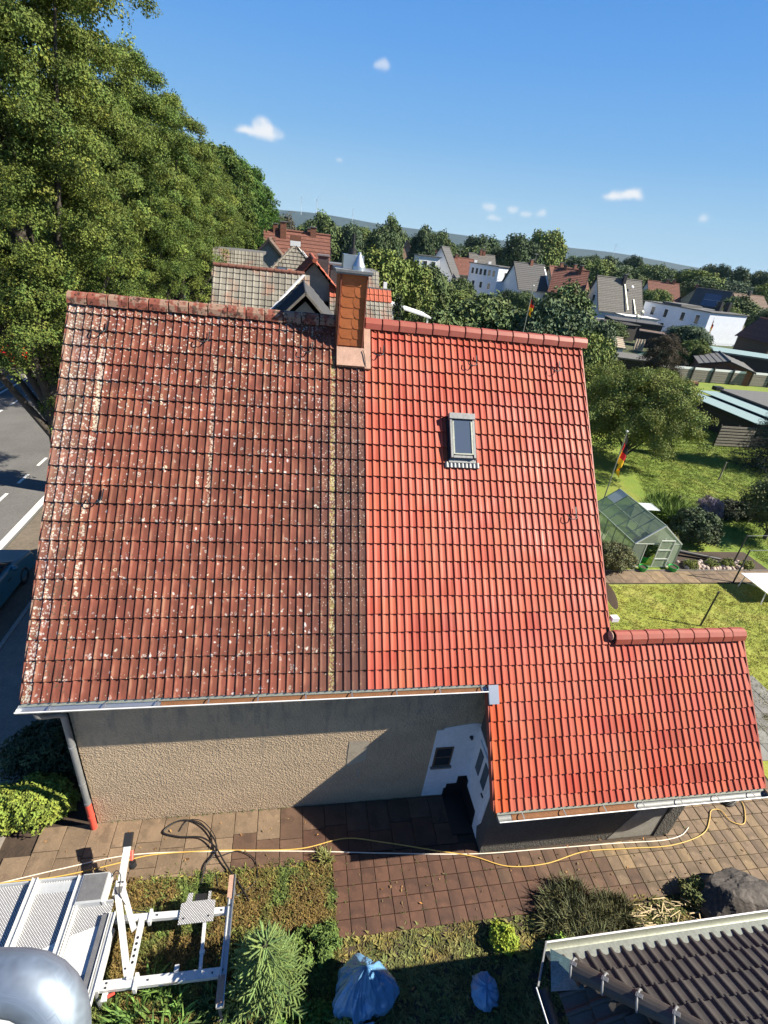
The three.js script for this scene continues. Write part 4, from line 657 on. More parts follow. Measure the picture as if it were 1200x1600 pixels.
  for (const [x0, x1, z0, z1, y] of [[-0.75, -0.06, 5.97, 8.6, 0.64], [0.05, 0.72, 5.97, 8.6, 0.66], [0.83, 1.43, 6.42, 8.6, 0.66]]) { const d = b().box(x0, x1, y, y + 0.02, z0, z1).build('deck_plate', tread, t); b().box(x0, x0 + 0.03, y + 0.021, y + 0.09, z0, z1).build('kick_plate', M.aluWhite, d); b().box(x0, x1, y + 0.021, y + 0.1, z0 - 0.02, z0).build('end_plate', M.alu, d); }
  b().box(0.08, 0.7, 0.682, 0.69, 5.99, 6.16).build('deck_sheet', M.alu, t);
  b().prism([[0.09, -8.4], [0.7, -8.4], [0.7, -6.92], [0.42, -7.03], [0.3, -7.02], [0.1, -7.1]], 0.006, new THREE.Matrix4().makeBasis(V(1, 0, 0), V(0, 0, -1), V(0, 1, 0)).setPosition(0, 0.684, 0)).build('deck_sheet', M.aluWhite, t);
  b().prism([[0.86, -7.42], [1.0, -7.38], [1.12, -7.44], [1.34, -7.4], [1.38, -6.72], [1.1, -6.8], [0.88, -6.86]], 0.006, new THREE.Matrix4().makeBasis(V(1, 0, 0), V(0, 0, -1), V(0, 1, 0)).setPosition(0, 0.684, 0)).build('deck_sheet', M.aluWhite, t);
  b().box(1.32, 1.46, 0.74, 0.76, 6.62, 7.7).build('side_channel', dark, t);
  const lid = b().box(0.82, 1.25, 0.66, 0.8, 5.96, 6.44).build('tool_box', M.alu, t); b().box(0.84, 1.23, 0.8, 0.812, 5.98, 6.4).build('lid', dark, lid); b().box(1.23, 1.3, 0.62, 0.79, 5.98, 6.44).build('side_rail', M.aluWhite, lid);
  b().box(1.58, 1.66, 0.42, 0.46, 7.6, 7.7).build('white_reflector', M.white, t); b().cyl([1.67, 0.44, 7.64], [1.76, 0.46, 7.62], 0.03, 0.02, 8).build('red_tag', M.redPipe, t);
  for (const [x, z] of [[3.44, 6.2], [3.42, 7.95], [1.48, 7.6]]) { const l = b().cyl([x, 0.02, z], [x, 0.5, z], 0.035, 0.035, 10).build('support_leg', M.zincDull, t); b().cyl([x, 0, z], [x, 0.02, z], 0.1, 0.1, 14).build('foot', M.zincDull, l); }
  for (const x of [-0.85, 1.3]) { const w = b().add(new THREE.TorusGeometry(0.21, 0.085, 12, 28), new THREE.Matrix4().makeRotationY(Math.PI / 2).setPosition(x, 0.295, 8.3)).build('wheel', M.black, t); b().cyl([x - 0.06, 0.295, 8.3], [x + 0.06, 0.295, 8.3], 0.15, 0.15, 18).build('rim', M.zinc, w); }
  beam('axle', [-0.85, 0.3, 8.3], [1.3, 0.3, 8.3], 0.08, 0.08, M.zincDull); beam('chassis_beam', [0.3, 0.55, 6.1], [0.3, 0.55, 8.6], 0.1, 0.14); beam('chassis_beam', [1.2, 0.55, 6.6], [1.2, 0.55, 8.6], 0.1, 0.14);
}
{ // bent guard rail of the lift basket close to the viewer
  const R = V(0.98311, 0.10575, 0.14935), U = V(-0.02174, 0.87784, -0.47847), F = V(0.1817, -0.46714, -0.86531);
  const c = V(4.3564, 11.4609, 11.6031).addScaledVector(F, 0.76).addScaledVector(R, -0.552).addScaledVector(U, -0.772), at = (x, y, z = 0) => c.clone().addScaledVector(R, x).addScaledVector(U, y).addScaledVector(F, z).toArray();
  const pts = [at(-0.9, 0.07, 0.03), at(-0.4, 0.07, 0.01), at(-0.1, 0.07), at(-0.03, 0.068)]; for (let i = 0; i <= 5; i++) { const a = Math.PI / 2 * (1 - i / 5); pts.push(at(Math.cos(a) * 0.068, Math.sin(a) * 0.068)); } pts.push(at(0.068, -0.05), at(0.068, -0.3), at(0.06, -0.8));
  const t = thing('basket_rail', 'blurred bent galvanised tube at the bottom left corner, close to the viewer', 'rail');
  b().tube(pts, 0.04, 90, 22).build('rail_tube', mottled([0.27, 0.325, 0.4], 0.12, 0.25, 4, 0.5, { metalness: 0.7, roughness: 0.56 }), t);
}
{ // dark tiled hip roof of the neighbouring building at the bottom right
  reseed(71);
  const t = thing('neighbour_house', 'low building with dark brown tiled hip roof and pale gutter, bottom right', 'house');
  const q = Math.SQRT1_2, cp = Math.cos(0.63), sp = Math.sin(0.63), X0 = 7.98, Y0 = 3.06, Z0 = 8.85, TW = 0.182, pr = []; for (const [x, h] of [[0, 0.004], [0.006, 0.026], [0.018, 0.032], [0.034, 0.035], [0.05, 0.029], [0.062, 0.012], [0.07, 0.003], [0.1, -0.002], [0.13, -0.002], [0.16, 0.002], [TW, 0.004]]) pr.push([x, h]);
  const tileG = (() => { const pos = [], idx = [], N = pr.length; for (const [l, n, d] of [[0.42, -0.085, 0], [0, 0, 0], [0, 0, 0], [0.003, 0, -0.07]]) pr.forEach(([x, h]) => pos.push(x, l, n + h + d)); for (const o of [0, 2 * N]) for (let i = 0; i < N - 1; i++) idx.push(o + i, o + N + i, o + i + 1, o + i + 1, o + N + i, o + N + i + 1); const g = new THREE.BufferGeometry(); g.setAttribute('position', new THREE.Float32BufferAttribute(pos, 3)); g.setIndex(idx); g.computeVertexNormals(); return b().add(g).geo(); })();
  const mats = [[0.05, 0.045, 0.04], [0.042, 0.038, 0.034], [0.058, 0.052, 0.046]].map((c) => mottled(c, 0.5, 0.25, 4, 0.6, { roughness: 0.6 }));
  const C = 0.335, rest = [];
  const place = (m, big) => { if (big) mesh('roof_tile', tileG, mats[Math.floor(rnd() * 3)], t).applyMatrix4(m); else rest.push(tileG.clone().applyMatrix4(m)); };
  for (let r = 0; r < 12; r++) for (let i = 0; i < 37; i++) { const x = X0 + i * TW, l = r * C; if (x - X0 < (l + 0.12) * cp) continue; place(new THREE.Matrix4().makeBasis(V(1, 0, 0), V(0, sp, cp), V(0, cp, -sp)).setPosition(x, Y0 + l * sp, Z0 + l * cp + rr(-0.003, 0.003)), r < 7 && x < 13); }
  for (let r = 0; r < 9; r++) for (let i = 0; i < 24; i++) { const z = Z0 + 0.05 + i * TW, l = r * C; if (z + 0.0 - Z0 < (l + 0.05) * cp + 0.2) continue; place(new THREE.Matrix4().makeBasis(V(0, 0, -1), V(cp, sp, 0), V(-sp, cp, 0)).setPosition(X0 - 0.02 + l * cp + rr(-0.003, 0.003), Y0 + l * sp, z), r < 6 && z < 11.5); }
  mesh('roof_tile', mergeGeometries(rest), mats[0], t).userData = { kind: 'stuff' };
  const E = 4.2, n = -0.06, top = Y0 + E * sp / cp + n; b().poly([[[X0, Y0 + n, Z0], [X0 + 9, Y0 + n, Z0], [X0 + E, top, Z0 + E]], [[X0 + 9, Y0 + n, Z0], [X0 + 9, top, Z0 + E], [X0 + E, top, Z0 + E]], [[X0, Y0 + n, Z0], [X0 + E, top, Z0 + E], [X0, Y0 + n, Z0 + 2 * E]], [[X0, Y0 + n, Z0 + 2 * E], [X0 + E, top, Z0 + E], [X0 + 9, top, Z0 + E]], [[X0, Y0 + n, Z0 + 2 * E], [X0 + 9, top, Z0 + E], [X0 + 9, Y0 + n, Z0 + 2 * E]]]).build('roof_deck', M.woodDark, t);
  b().box(X0 + 0.4, X0 + 8.6, 0, Y0 - 0.02, Z0 + 0.45, Z0 + 8).build('wall', M.stuccoGrey, t);
  const hipG = (() => { const s = []; const H = 7; for (let k = 0; k < H; k++) { const a0 = -1.35 + 2.7 * k / H, a1 = -1.35 + 2.7 * (k + 1) / H, p = (a, l, r) => [Math.sin(a) * r, l, Math.cos(a) * r]; s.push([p(a0, 0, 0.125), p(a1, 0, 0.125), p(a1, 0.44, 0.108)], [p(a0, 0, 0.125), p(a1, 0.44, 0.108), p(a0, 0.44, 0.108)]); } return b().poly(s).geo(); })();
  const clipG = b().add(new THREE.TorusGeometry(0.128, 0.016, 8, 18, 2.7), new THREE.Matrix4().makeRotationX(Math.PI / 2).multiply(new THREE.Matrix4().makeRotationZ(0.22))).bar([0, -0.02, 0.135], [0, 0.06, 0.135], 0.05, 0.012).geo();
  const hd = V(1, sp / cp, 1).normalize(), hx = V(1, 0, -1).normalize(), hn = V().crossVectors(hx, hd).normalize(); if (hn.y < 0) hn.negate();
  const hy = hd, side = V().crossVectors(hy, hn);
  for (let k = 0; k < 11; k++) { const m = mesh('hip_tile', hipG, mats[k % 3], t); m.applyMatrix4(new THREE.Matrix4().makeBasis(side, hy, hn).setPosition(X0 + 0.2 + k * 0.4 * hd.x, Y0 + 0.2 + k * 0.4 * hd.y, Z0 + 0.22 + k * 0.4 * hd.z)); mesh('clip', clipG, M.zincDull, m); }
  const half = new THREE.CylinderGeometry(0.1, 0.1, 7.4, 14, 1, true, 0, Math.PI);
  const gt = b().add(half, new THREE.Matrix4().makeRotationZ(-Math.PI / 2).setPosition(X0 + 3.75, Y0 - 0.05, Z0 - 0.1)).build('gutter', M.zincPale, t);
  b().quad([X0 + 0.05, Y0 + 0.0, Z0 - 0.09], [X0 + 7.4, Y0 + 0.0, Z0 - 0.09], [X0 + 7.4, Y0 + 0.035, Z0 + 0.13], [X0 + 0.05, Y0 + 0.035, Z0 + 0.13]).build('eave_sheet', M.zincPale, gt); b().cyl([X0 + 0.05, Y0 - 0.04, Z0 - 0.2], [X0 + 7.4, Y0 - 0.04, Z0 - 0.2], 0.013, 0.013, 8).build('gutter_bead', M.whiteEdge, gt);
  const g2 = b().add(new THREE.CylinderGeometry(0.08, 0.08, 6, 12, 1, true, 0, Math.PI), new THREE.Matrix4().makeRotationY(-Math.PI / 2).multiply(new THREE.Matrix4().makeRotationZ(-Math.PI / 2)).setPosition(X0 - 0.2, Y0 - 0.07, Z0 + 3.25)).build('gutter', M.darkMetal, t); b().cyl([X0 - 0.28, Y0 - 0.06, Z0 + 0.25], [X0 - 0.28, Y0 - 0.06, Z0 + 6.2], 0.01, 0.01, 8).build('gutter_bead', M.whiteEdge, g2);
  b().poly([[[X0 - 0.12, Y0 + 0.0, Z0 + 0.33], [X0 + 0.06, Y0 + 0.03, Z0 - 0.1], [X0 + 0.32, Y0 + 0.17, Z0 + 0.16]], [[X0 - 0.12, Y0 + 0.0, Z0 + 0.33], [X0 + 0.32, Y0 + 0.17, Z0 + 0.16], [X0 + 0.25, Y0 + 0.2, Z0 + 0.42]]]).build('corner_flashing', mottled([0.12, 0.2, 0.2], 0.4, 0.35, 4, 0.5, { metalness: 0.3, roughness: 0.5 }), t);
  b().bar([X0 + 0.06, Y0 - 0.03, Z0 - 0.2], [X0 - 0.26, Y0 - 0.05, Z0 + 0.25], 0.02, 0.06).build('gutter_joint', M.zincDull, t);
}

// ---------------------------------------------------------------- garden behind the house
{ // greenhouse
  const t = thing('greenhouse', 'small gabled greenhouse with pale translucent panes beside the flagpole', 'greenhouse', [20.1, 0, -6.8]);
  const poly = new THREE.MeshPhysicalMaterial({ color: lin(0.58, 0.66, 0.54), transmission: 0.72, roughness: 0.45, specularIntensity: 0.3, thickness: 0, side: THREE.DoubleSide }), polyLight = new THREE.MeshPhysicalMaterial({ color: lin(0.55, 0.62, 0.6), transmission: 0.2, roughness: 0.6, thickness: 0, side: THREE.DoubleSide }), fr = std({ color: lin(0.2, 0.26, 0.22), roughness: 0.5, metalness: 0.3 }), alu = std({ color: lin(0.6, 0.64, 0.62), roughness: 0.45, metalness: 0.3 });
  const X = 1.15, Z = 1.8, E = 1.22, R = 2.12, bays = 5;
  const pane = (a, c, d, e, m = poly) => b().quad(a, c, d, e).build('pane', m, t), bar = (p, q, w = 0.035, m = fr) => b().bar(p, q, w, w).build('frame_bar', m, t);
  for (let i = 0; i < bays; i++) { const z0 = -Z + i * 2 * Z / bays, z1 = z0 + 2 * Z / bays; for (const s of [-1, 1]) { pane([s * X, 0.08, z0], [s * X, 0.08, z1], [s * X, E, z1], [s * X, E, z0]); const vent = (s < 0 && i === 0) || (s > 0 && i === 2), mx = s * X / 2, my = (E + R) / 2; pane([s * X, E, z0], [s * X, E, z1], [mx, my, z1], [mx, my, z0]); if (!vent) pane([mx, my, z0], [mx, my, z1], [0, R, z1], [0, R, z0]); else if (s < 0) pane([mx, my + 0.03, z0 + 0.05], [mx, my + 0.03, z1], [0, R + 0.03, z1], [0, R + 0.03, z0 + 0.05], polyLight); else { const v = b().quad([0, R, z0], [0, R, z1], [0.72, R - 0.02, z1], [0.72, R - 0.02, z0]).build('roof_vent', polyLight, t); b().bar([0.72, R - 0.02, z0], [0.72, R - 0.02, z1], 0.03, 0.03).build('vent_edge', alu, v); } } }
  for (let i = 0; i <= bays; i++) { const z = -Z + i * 2 * Z / bays; for (const s of [-1, 1]) { bar([s * X, 0, z], [s * X, E, z]); bar([s * X, E, z], [0, R, z], i === bays ? 0.05 : 0.03, i === bays ? alu : fr); } }
  for (const s of [-1, 1]) { bar([s * X, E, -Z], [s * X, E, Z], 0.045); bar([s * X / 2, (E + R) / 2, -Z], [s * X / 2, (E + R) / 2, Z], 0.02); bar([s * X, 0.6, -Z], [s * X, 0.6, Z], 0.02); bar([s * X, 0.05, -Z], [s * X, 0.05, Z], 0.06); }
  bar([0, R, -Z], [0, R, Z], 0.05); bar([-X, E, Z], [X, E, Z], 0.03, alu); bar([-X, 0.04, Z], [X, 0.04, Z], 0.05, alu); bar([-X, E, -Z], [X, E, -Z]);
  pane([-X, 0.08, -Z], [X, 0.08, -Z], [X, E, -Z], [-X, E, -Z]); b().poly([[[-X, E, -Z], [X, E, -Z], [0, R, -Z]]]).build('pane', poly, t);
  pane([-X, 0.08, Z], [-0.55, 0.08, Z], [-0.55, E, Z], [-X, E, Z]); pane([0.25, 0.08, Z], [X, 0.08, Z], [X, E, Z], [0.25, E, Z]); b().poly([[[-X, E, Z], [X, E, Z], [0, R, Z]]]).build('pane', poly, t);
  const dr = b().quad([0.02, 0.08, Z + 0.06], [0.7, 0.08, Z + 0.06], [0.7, E + 0.2, Z + 0.06], [0.02, E + 0.2, Z + 0.06]).build('sliding_door', poly, t); { const g = b(); for (const y of [0.5, 0.95, E + 0.2]) g.bar([0.02, y, Z + 0.07], [0.7, y, Z + 0.07], 0.04, 0.04); g.bar([0.02, 0.08, Z + 0.07], [0.02, E + 0.2, Z + 0.07], 0.035, 0.035).bar([0.7, 0.08, Z + 0.07], [0.7, E + 0.2, Z + 0.07], 0.035, 0.035).build('door_frame', alu, dr); }
  bar([-0.55, 0.05, Z], [-0.55, E, Z], 0.03, alu); bar([0.25, 0.05, Z], [0.25, 1.5, Z], 0.03, alu); bar([0.7, 0.05, Z], [0.7, 1.4, Z], 0.03);
}
reseed(81);
const green = std({ color: lin(0.02, 0.38, 0.06), roughness: 0.4 });
const tub = (label, x, z, r, h) => { const t = thing('green_tub', label, 'bucket', [x, 0, z]); b().add(new THREE.LatheGeometry([[0, 0.01], [r * 0.75, 0], [r, h], [r * 1.08, h], [r * 1.08, h - 0.03], [r * 0.93, h - 0.02], [r * 0.7, 0.04], [0, 0.04]].map(([x, y]) => new THREE.Vector2(x, y)), 18)).build('tub', green, t); b().cyl([0, h * 0.5, 0], [0, h * 0.8, 0], r * 0.85, r * 0.9, 14).build('earth', M.soil, t); for (const s of [-1, 1]) b().bar([s * r * 1.05, h * 0.85, -0.05], [s * r * 1.05, h * 0.85, 0.05], 0.03, 0.04).build('grip', green, t); return t; };
tub('bright green tub left of the greenhouse door', 19.55, -4.72, 0.19, 0.24); tub('bright green tub right of the greenhouse door', 21.05, -4.72, 0.2, 0.24); tub('bright green tub inside the greenhouse doorway', 20.05, -5.5, 0.26, 0.36);
const sprayM = leafGeo(14, 0.12, 0.11, 0.06, 0.3, 0.7), sprayS = leafGeo(14, 0.09, 0.07, 0.035, 0.3, 0.7);
const plant = (name, label, cat, pos, lobes, n, c, geo = sprayM, s0 = 0.8, s1 = 1.4, v = 0.4, stem = 0.6) => { const t = thing(name, label, cat, pos); scatter('foliage', geo, leafMatCheap(c), onLobes(lobes, n, s0, s1), t, tone(v, 0.14)); b().cyl([0, -0.05, 0], [0, stem, 0], 0.04, 0.02, 6).cyl([0, stem * 0.3, 0], [stem * 0.3, stem, stem * 0.2], 0.025, 0.012, 5).cyl([0, stem * 0.3, 0], [-stem * 0.3, stem, stem * 0.1], 0.025, 0.012, 5).build('stem', M.bark, t); return t; };
plant('tomato_plant', 'leafy green plant growing in the tub inside the greenhouse', 'plant', [20.05, 0.25, -5.6], clumps(16, [0, 0.55, 0], [0.35, 0.5, 0.35], 0.12, 0.18), 260, [0.05, 0.1, 0.02]);
plant('garden_shrub', 'grey-green shrub at the left front corner of the greenhouse', 'bush', [18.25, 0, -5.05], clumps(40, [0, 0.5, 0], [0.75, 0.5, 0.65], 0.2, 0.28), 1300, [0.12, 0.13, 0.055], sprayS);
plant('garden_shrub', 'dark green bush right behind the greenhouse', 'bush', [23.9, 0, -7.3], clumps(40, [0, 0.75, 0], [0.95, 0.75, 0.9], 0.25, 0.35), 1200, [0.06, 0.09, 0.035]);
plant('garden_shrub', 'small yellowish shrub against the right wall of the greenhouse', 'bush', [21.9, 0, -6.4], clumps(16, [0, 0.45, 0], [0.35, 0.4, 0.35], 0.15, 0.2), 300, [0.16, 0.16, 0.04], sprayS);
plant('garden_shrub', 'shrub with purple-grey blossoms by the wire fence', 'bush', [26.3, 0, -9.3], clumps(22, [0, 0.8, 0], [0.6, 0.6, 0.5], 0.18, 0.25), 500, [0.24, 0.19, 0.22], sprayS);
plant('garden_shrub', 'low dark row of shrubs under the wire fence', 'bush', [29.5, 0, -9.9], clumps(40, [0, 0.4, 0], [2.4, 0.45, 0.6], 0.25, 0.35), 900, [0.035, 0.05, 0.02]);
{ const t = thing('pampas_grass', 'tall fountain of long green grass behind the greenhouse', 'plant', [24.1, 0, -9.6]); const l = []; for (let i = 0; i < 170; i++) { const a = rr(0, 6.28), q = Math.sqrt(rnd()) * 0.9; l.push([V(Math.cos(a) * q, 0, Math.sin(a) * q * 0.8), V(Math.cos(a) * 0.5, 1, Math.sin(a) * 0.5).normalize(), rr(0.8, 1.3)]); } scatter('foliage', bladeGeo(16, 1.1, 0.025, 0.1, 0.7), leafMatCheap([0.1, 0.17, 0.02]), l, t, tone(0.25, 0.1)); }
for (const [x, z, label] of [[22.2, -5.0, 'small bright plant at the left end of the stone bed'], [23.3, -5.1, 'small yellow-green plant in the middle of the stone bed'], [24.2, -5.15, 'yellow-green plant beside the black pipe end'], [25.1, -5.0, 'leafy yellow-green plant at the right end of the stone bed']]) plant('bed_plant', label, 'plant', [x, 0, z], clumps(9, [0, 0.14, 0], [0.28, 0.14, 0.22], 0.08, 0.12), 110, [0.17, 0.2, 0.04], sprayS, 0.6, 1.1, 0.35, 0.15);
{ const g = new THREE.IcosahedronGeometry(0.09, 1), l = []; for (let i = 0; i < 130; i++) l.push([V(rr(21.8, 25.2), rr(0.02, 0.06), rr(-5.4, -4.8)), V(rr(-1, 1), 1, rr(-1, 1)).normalize(), rr(0.4, 1.5)]); tag(scatter('stones', g, mottled([0.42, 0.34, 0.29], 0.3, 0.4), l, scene, tone(0.3, 0.08)), 'pale stones scattered in the bed beside the greenhouse', null, null, 'stuff'); }
{ const p = thing('drain_pipe', 'black pipe lying in the bed right of the greenhouse', 'pipe', [23.1, 0.14, -5.75]); b().cyl([-0.9, 0.1, -0.25], [0.95, 0, 0.3], 0.1, 0.1, 12).build('pipe', M.black, p); b().cyl([-1.05, 0.1, -0.3], [-0.85, 0.1, -0.22], 0.14, 0.14, 12).build('coupling', M.darkMetal, p); }
// flags: cloth hanging limp from the pole
function flag(label, pos, h, top, w, fly, name = 'flagpole') {
  const t = thing(name, label, 'flag', pos, 0.5);
  b().cyl([0, 0, 0], [0, h, 0], 0.035, 0.025, 10).build('pole', M.zincPale, t); b().add(new THREE.SphereGeometry(0.055, 10, 8), new THREE.Matrix4().setPosition(0, h + 0.03, 0)).build('finial', M.white, t);
  const P = (u, v) => { const d = u * fly; return [0.03 + d * 0.4 + 0.05 * Math.sin(u * 9 + v * 3), top - v * w - d * 0.82 - 0.05 * Math.sin(u * 7), 0.14 * Math.sin(u * 11 + v * 2.4) * Math.min(1, u * 3) + 0.03]; };
  [['black_stripe', [0.014, 0.014, 0.015]], ['red_stripe', [0.55, 0.012, 0.015]], ['gold_stripe', [0.85, 0.5, 0.01]]].forEach(([n, c], k) => { const q = b(), N = 16; for (let i = 0; i < N; i++) for (let j = 0; j < 4; j++) { const f = (a, e) => P(a / N, (k + e / 4) / 3); q.quad(f(i, j + 1), f(i + 1, j + 1), f(i + 1, j), f(i, j)); } q.build(n, std({ color: lin(...c), roughness: 0.8 }), t); });
}
flag('flagpole with limp black, red and gold flag right beside the greenhouse', [20.6, 0, -10.15], 4.5, 4.35, 1.15, 1.5);
flag('flagpole with black, red and gold flag rising behind the red ridge among trees', [20.25, 0, -24], 9.9, 9.35, 0.7, 0.9);
flag('black, red and gold flag before the bright gable of the white block', [81, 0, -78], 5.6, 5.2, 1.2, 1.6);
{ // table, washing-line frames, posts, wire fence
  const t = thing('garden_table', 'white garden table on the lawn edge at the right frame edge', 'table', [24.2, 0, -2.95]);
  b().box(-0.85, 0.95, 0.63, 0.66, -0.68, 0.0).box(-0.85, 0.95, 0.63, 0.66, 0.01, 0.7).build('tabletop', M.white, t); for (const [x, z] of [[-0.75, -0.6], [0.85, -0.6], [-0.75, 0.62], [0.85, 0.62]]) b().cyl([x, 0, z], [x * 0.95, 0.63, z * 0.9], 0.022, 0.022, 8).build('leg', M.white, t); b().bar([-0.73, 0.3, -0.58], [0.83, 0.3, 0.6], 0.02, 0.02).bar([-0.73, 0.3, 0.6], [0.83, 0.3, -0.58], 0.02, 0.02).build('brace', M.white, t);
  const wl = (label, x, z) => { const k = thing('washing_line_post', label, 'post', [x, 0, z]); b().cyl([0, 0, 0], [0, 1.68, 0], 0.035, 0.03, 8).build('post', M.darkMetal, k); b().bar([0, 1.66, 0], [2.2, 1.66, -0.1], 0.02, 0.02).build('cross_arm', M.zincDull, k); return k; };
  wl('dark washing-line post nearer the white garden table', 23.46, -3.84); wl('dark washing-line post at the end of the stone bed', 24.42, -5.06);
  const p1 = thing('iron_post', 'leaning dark iron post on the lawn behind the low red ridge', 'post', [19.66, 0, -1.13]); b().cyl([0, 0, 0], [0.05, 1.58, 0], 0.035, 0.03, 8).build('post', M.darkMetal, p1); b().cyl([0.05, 1.58, 0], [0.05, 1.6, 0], 0.045, 0.04, 8).build('cap', M.darkMetal, p1);
  const p2 = thing('wooden_post', 'thin post alone on the far green lawn', 'post', [32.1, 0, -15.1]); b().cyl([0, 0, 0], [0, 1.25, 0], 0.05, 0.04, 8).build('post', M.woodGrey, p2); b().cyl([0, 1.25, 0], [0, 1.28, 0], 0.045, 0.02, 8).build('cap', M.woodGrey, p2);
  const f = thing('wire_fence', 'wire fence with dark posts between the two lawns', 'fence', [25.2, 0, -10.3]); for (let i = 0; i < 5; i++) b().cyl([i * 2.2, 0, i * 0.28], [i * 2.2, 1.05, i * 0.28], 0.07, 0.06, 8).build('post', M.woodDark, f); for (const y of [0.35, 0.68, 1]) b().bar([0, y, 0], [8.8, y, 1.12], 0.008, 0.008).build('wire', M.zincDull, f);
}

// ---------------------------------------------------------------- trees
// boughs: chains of pads that run outwards and droop at their ends
function boughs(n, [cx, cy, cz], [rx, ry, rz], r, droop = 1.1) {
  const out = [];
  for (let i = 0; i < n; i++) {
    const y = 0.98 - 1.88 * (i + 0.5) / n, a = i * 2.39996 + rr(-0.35, 0.35), h = Math.sqrt(Math.max(0.02, 1 - y * y)), k = rr(0.82, 1.06), d = droop * rr(0.6, 1.3);
    for (let s = 0; s < 4; s++) { const t = 0.5 + s * 0.17, w = r * rr(0.8, 1.2) * (1.15 - s * 0.2); out.push([cx + Math.cos(a) * h * rx * k * t * 1.02 + rr(-0.2, 0.2), cy + y * ry * k * (0.75 + 0.25 * t) + 0.35 - d * Math.pow(s / 3, 2), cz + Math.sin(a) * h * rz * k * t * 1.02 + rr(-0.2, 0.2), w, w * rr(0.5, 0.75), w]); }
  }
  return out;
}
function bigTree(name, label, pos, spec, group) {
  const t = thing(name, label, 'tree', pos, 0, group); const { h, r, cl, mat, geo, n, s0, s1, tw = 0.35, limbs = [], v = 0.45 } = spec;
  trunk(t, h, tw, limbs); const base = tone(v, 0.16); scatter('crown', geo, mat, onLobes(cl, n, s0, s1, { up: 0.1, under: -0.25 }), t, () => { const c = base(); return spec.lind && rnd() < 0.2 ? [c[0] * 1.75, c[1] * 1.55, c[2] * 1.7] : c; }); return t;
}
{
  reseed(91);
  const lind = leafGeo(44, 0.27, 0.11, 0.08, 0.9, 0.8), lindM = leafMat([0.108, 0.15, 0.029], 0.2), lindM2 = leafMat([0.096, 0.145, 0.028], 0.2), plane = leafMat([0.065, 0.135, 0.022], 0.2);
  const limbs = (n, r, y0, y1) => Array.from({ length: n }, (_, i) => { const a = i * 2.4; return [Math.cos(a) * r * rr(0.5, 0.8), rr(y0, y1), Math.sin(a) * r * rr(0.5, 0.8), y0 * rr(0.4, 0.8)]; });
  const row = [[-5.4, -11, 'nearest', 'old linden nearest the house, its crown filling the top left corner'], [-5.2, -23.5, 'second', 'linden second from the house in the street row'], [-5.1, -34, 'third', 'linden third from the house in the street row'], [-5.1, -43.5, 'fourth', 'linden fourth from the house, its crown edge against the sky below the white cloud'], [-5.0, -52.5, 'fifth', 'linden fifth from the house in the street row']];
  row.forEach(([x, z, , label], i) => {
    const near = i < 2, R = [4.45, 4.5, 4.3, 4.4, 4.2][i], H = [8.9, 6.6, 6.6, 6.3, 6.0][i], cy = [14.9, 12.0, 11.9, 11.5, 10.9][i];
    const cl = [...boughs([104, 76, 58, 48, 44][i], [0, cy, 0], [R * 1.08, H * 1.04, R * 1.08], 0.72, 1.5), ...(i ? [] : [...clumps(26, [-0.3, 7.0, 0.4], [3.3, 1.7, 3.2], 0.7, 1.1), ...clumps(10, [0.2, 3.6, 0], [0.3, 2.6, 0.3], 0.4, 0.6)]), ...clumps(26, [0, cy - 0.3, 0], [R * 0.42, H * 0.72, R * 0.42], 0.9, 1.3)];
    bigTree('linden_tree', label, [x, 0, z], { h: cy + 1, r: R, cl, mat: i % 2 ? lindM2 : lindM, geo: lind, n: [13500, 8600, 6000, 4600, 4000][i], s0: 0.55 * (near ? 1 : 1.2), s1: 1.0 * (near ? 1 : 1.25), tw: 0.42, limbs: limbs(11, R, 5, cy + 4), lind: 1 }, 'lindens along the street beside the house');
  });
  const pl = leafGeo(22, 0.42, 0.26, 0.2, 0.5, 0.8);
  [[-5, -62, 7.2, 4.6, 11.9, 'linden with visible trunk at the far end of the house-side row', lindM2], [-4.6, -76, 8.2, 5.4, 12.6, 'fresh green broad tree behind the linden row', plane], [-3.6, -88, 8.0, 5.6, 11.6, 'rounded fresh green tree at the right end of the street row', plane]].forEach(([x, z, H, R, cy, label, m], i) => {
    bigTree(i ? 'sycamore_tree' : 'linden_tree', label, [x, 0, z], { h: cy, r: R, cl: [...boughs(46, [0, cy, 0], [R * 1.05, H, R * 1.05], 1.0, 1.0), ...clumps(18, [0, cy, 0], [R * 0.5, H * 0.6, R * 0.5], 1.3, 1.9)], mat: m, geo: pl, n: 3000, s0: 0.7, s1: 1.3, tw: 0.4, limbs: limbs(7, R, 4.5, cy + 2), v: 0.3 });
  });
  // across the street
  [[-17.2, -33, 5.2, 4.2, 9.5, 'leafy tree on the far side of the street above the red car'], [-17.5, -48, 7, 4.4, 10, 'second tree on the far side of the street'], [-17.5, -66, 8, 5, 11, 'third tree on the far side of the street']].forEach(([x, z, H, R, cy, label]) => bigTree('street_tree', label, [x, 0, z], { h: cy, r: R, cl: [...clumps(60, [0, cy, 0], [R, H, R], 1.0, 1.6, { under: -0.9 }), ...clumps(12, [0, cy, 0], [R * 0.5, H * 0.6, R * 0.5], 1.2, 1.8)], mat: lindM2, geo: pl, n: 2600, s0: 0.7, s1: 1.2, tw: 0.35, limbs: limbs(6, R, 4, cy) }));
  plant('hedge', 'bright green hedge beyond the far pavement', 'hedge', [-19.2, 0, -31], [...clumps(60, [0, 0.9, 0], [1.4, 1.3, 6], 0.5, 0.8)], 1900, [0.12, 0.2, 0.03], sprayM, 1.4, 2.4, 0.35);

  // apple trees and shrubs of the gardens
  const app = leafGeo(18, 0.22, 0.12, 0.075, 0.5, 0.8), appM = leafMat([0.16, 0.2, 0.05], 0.2);
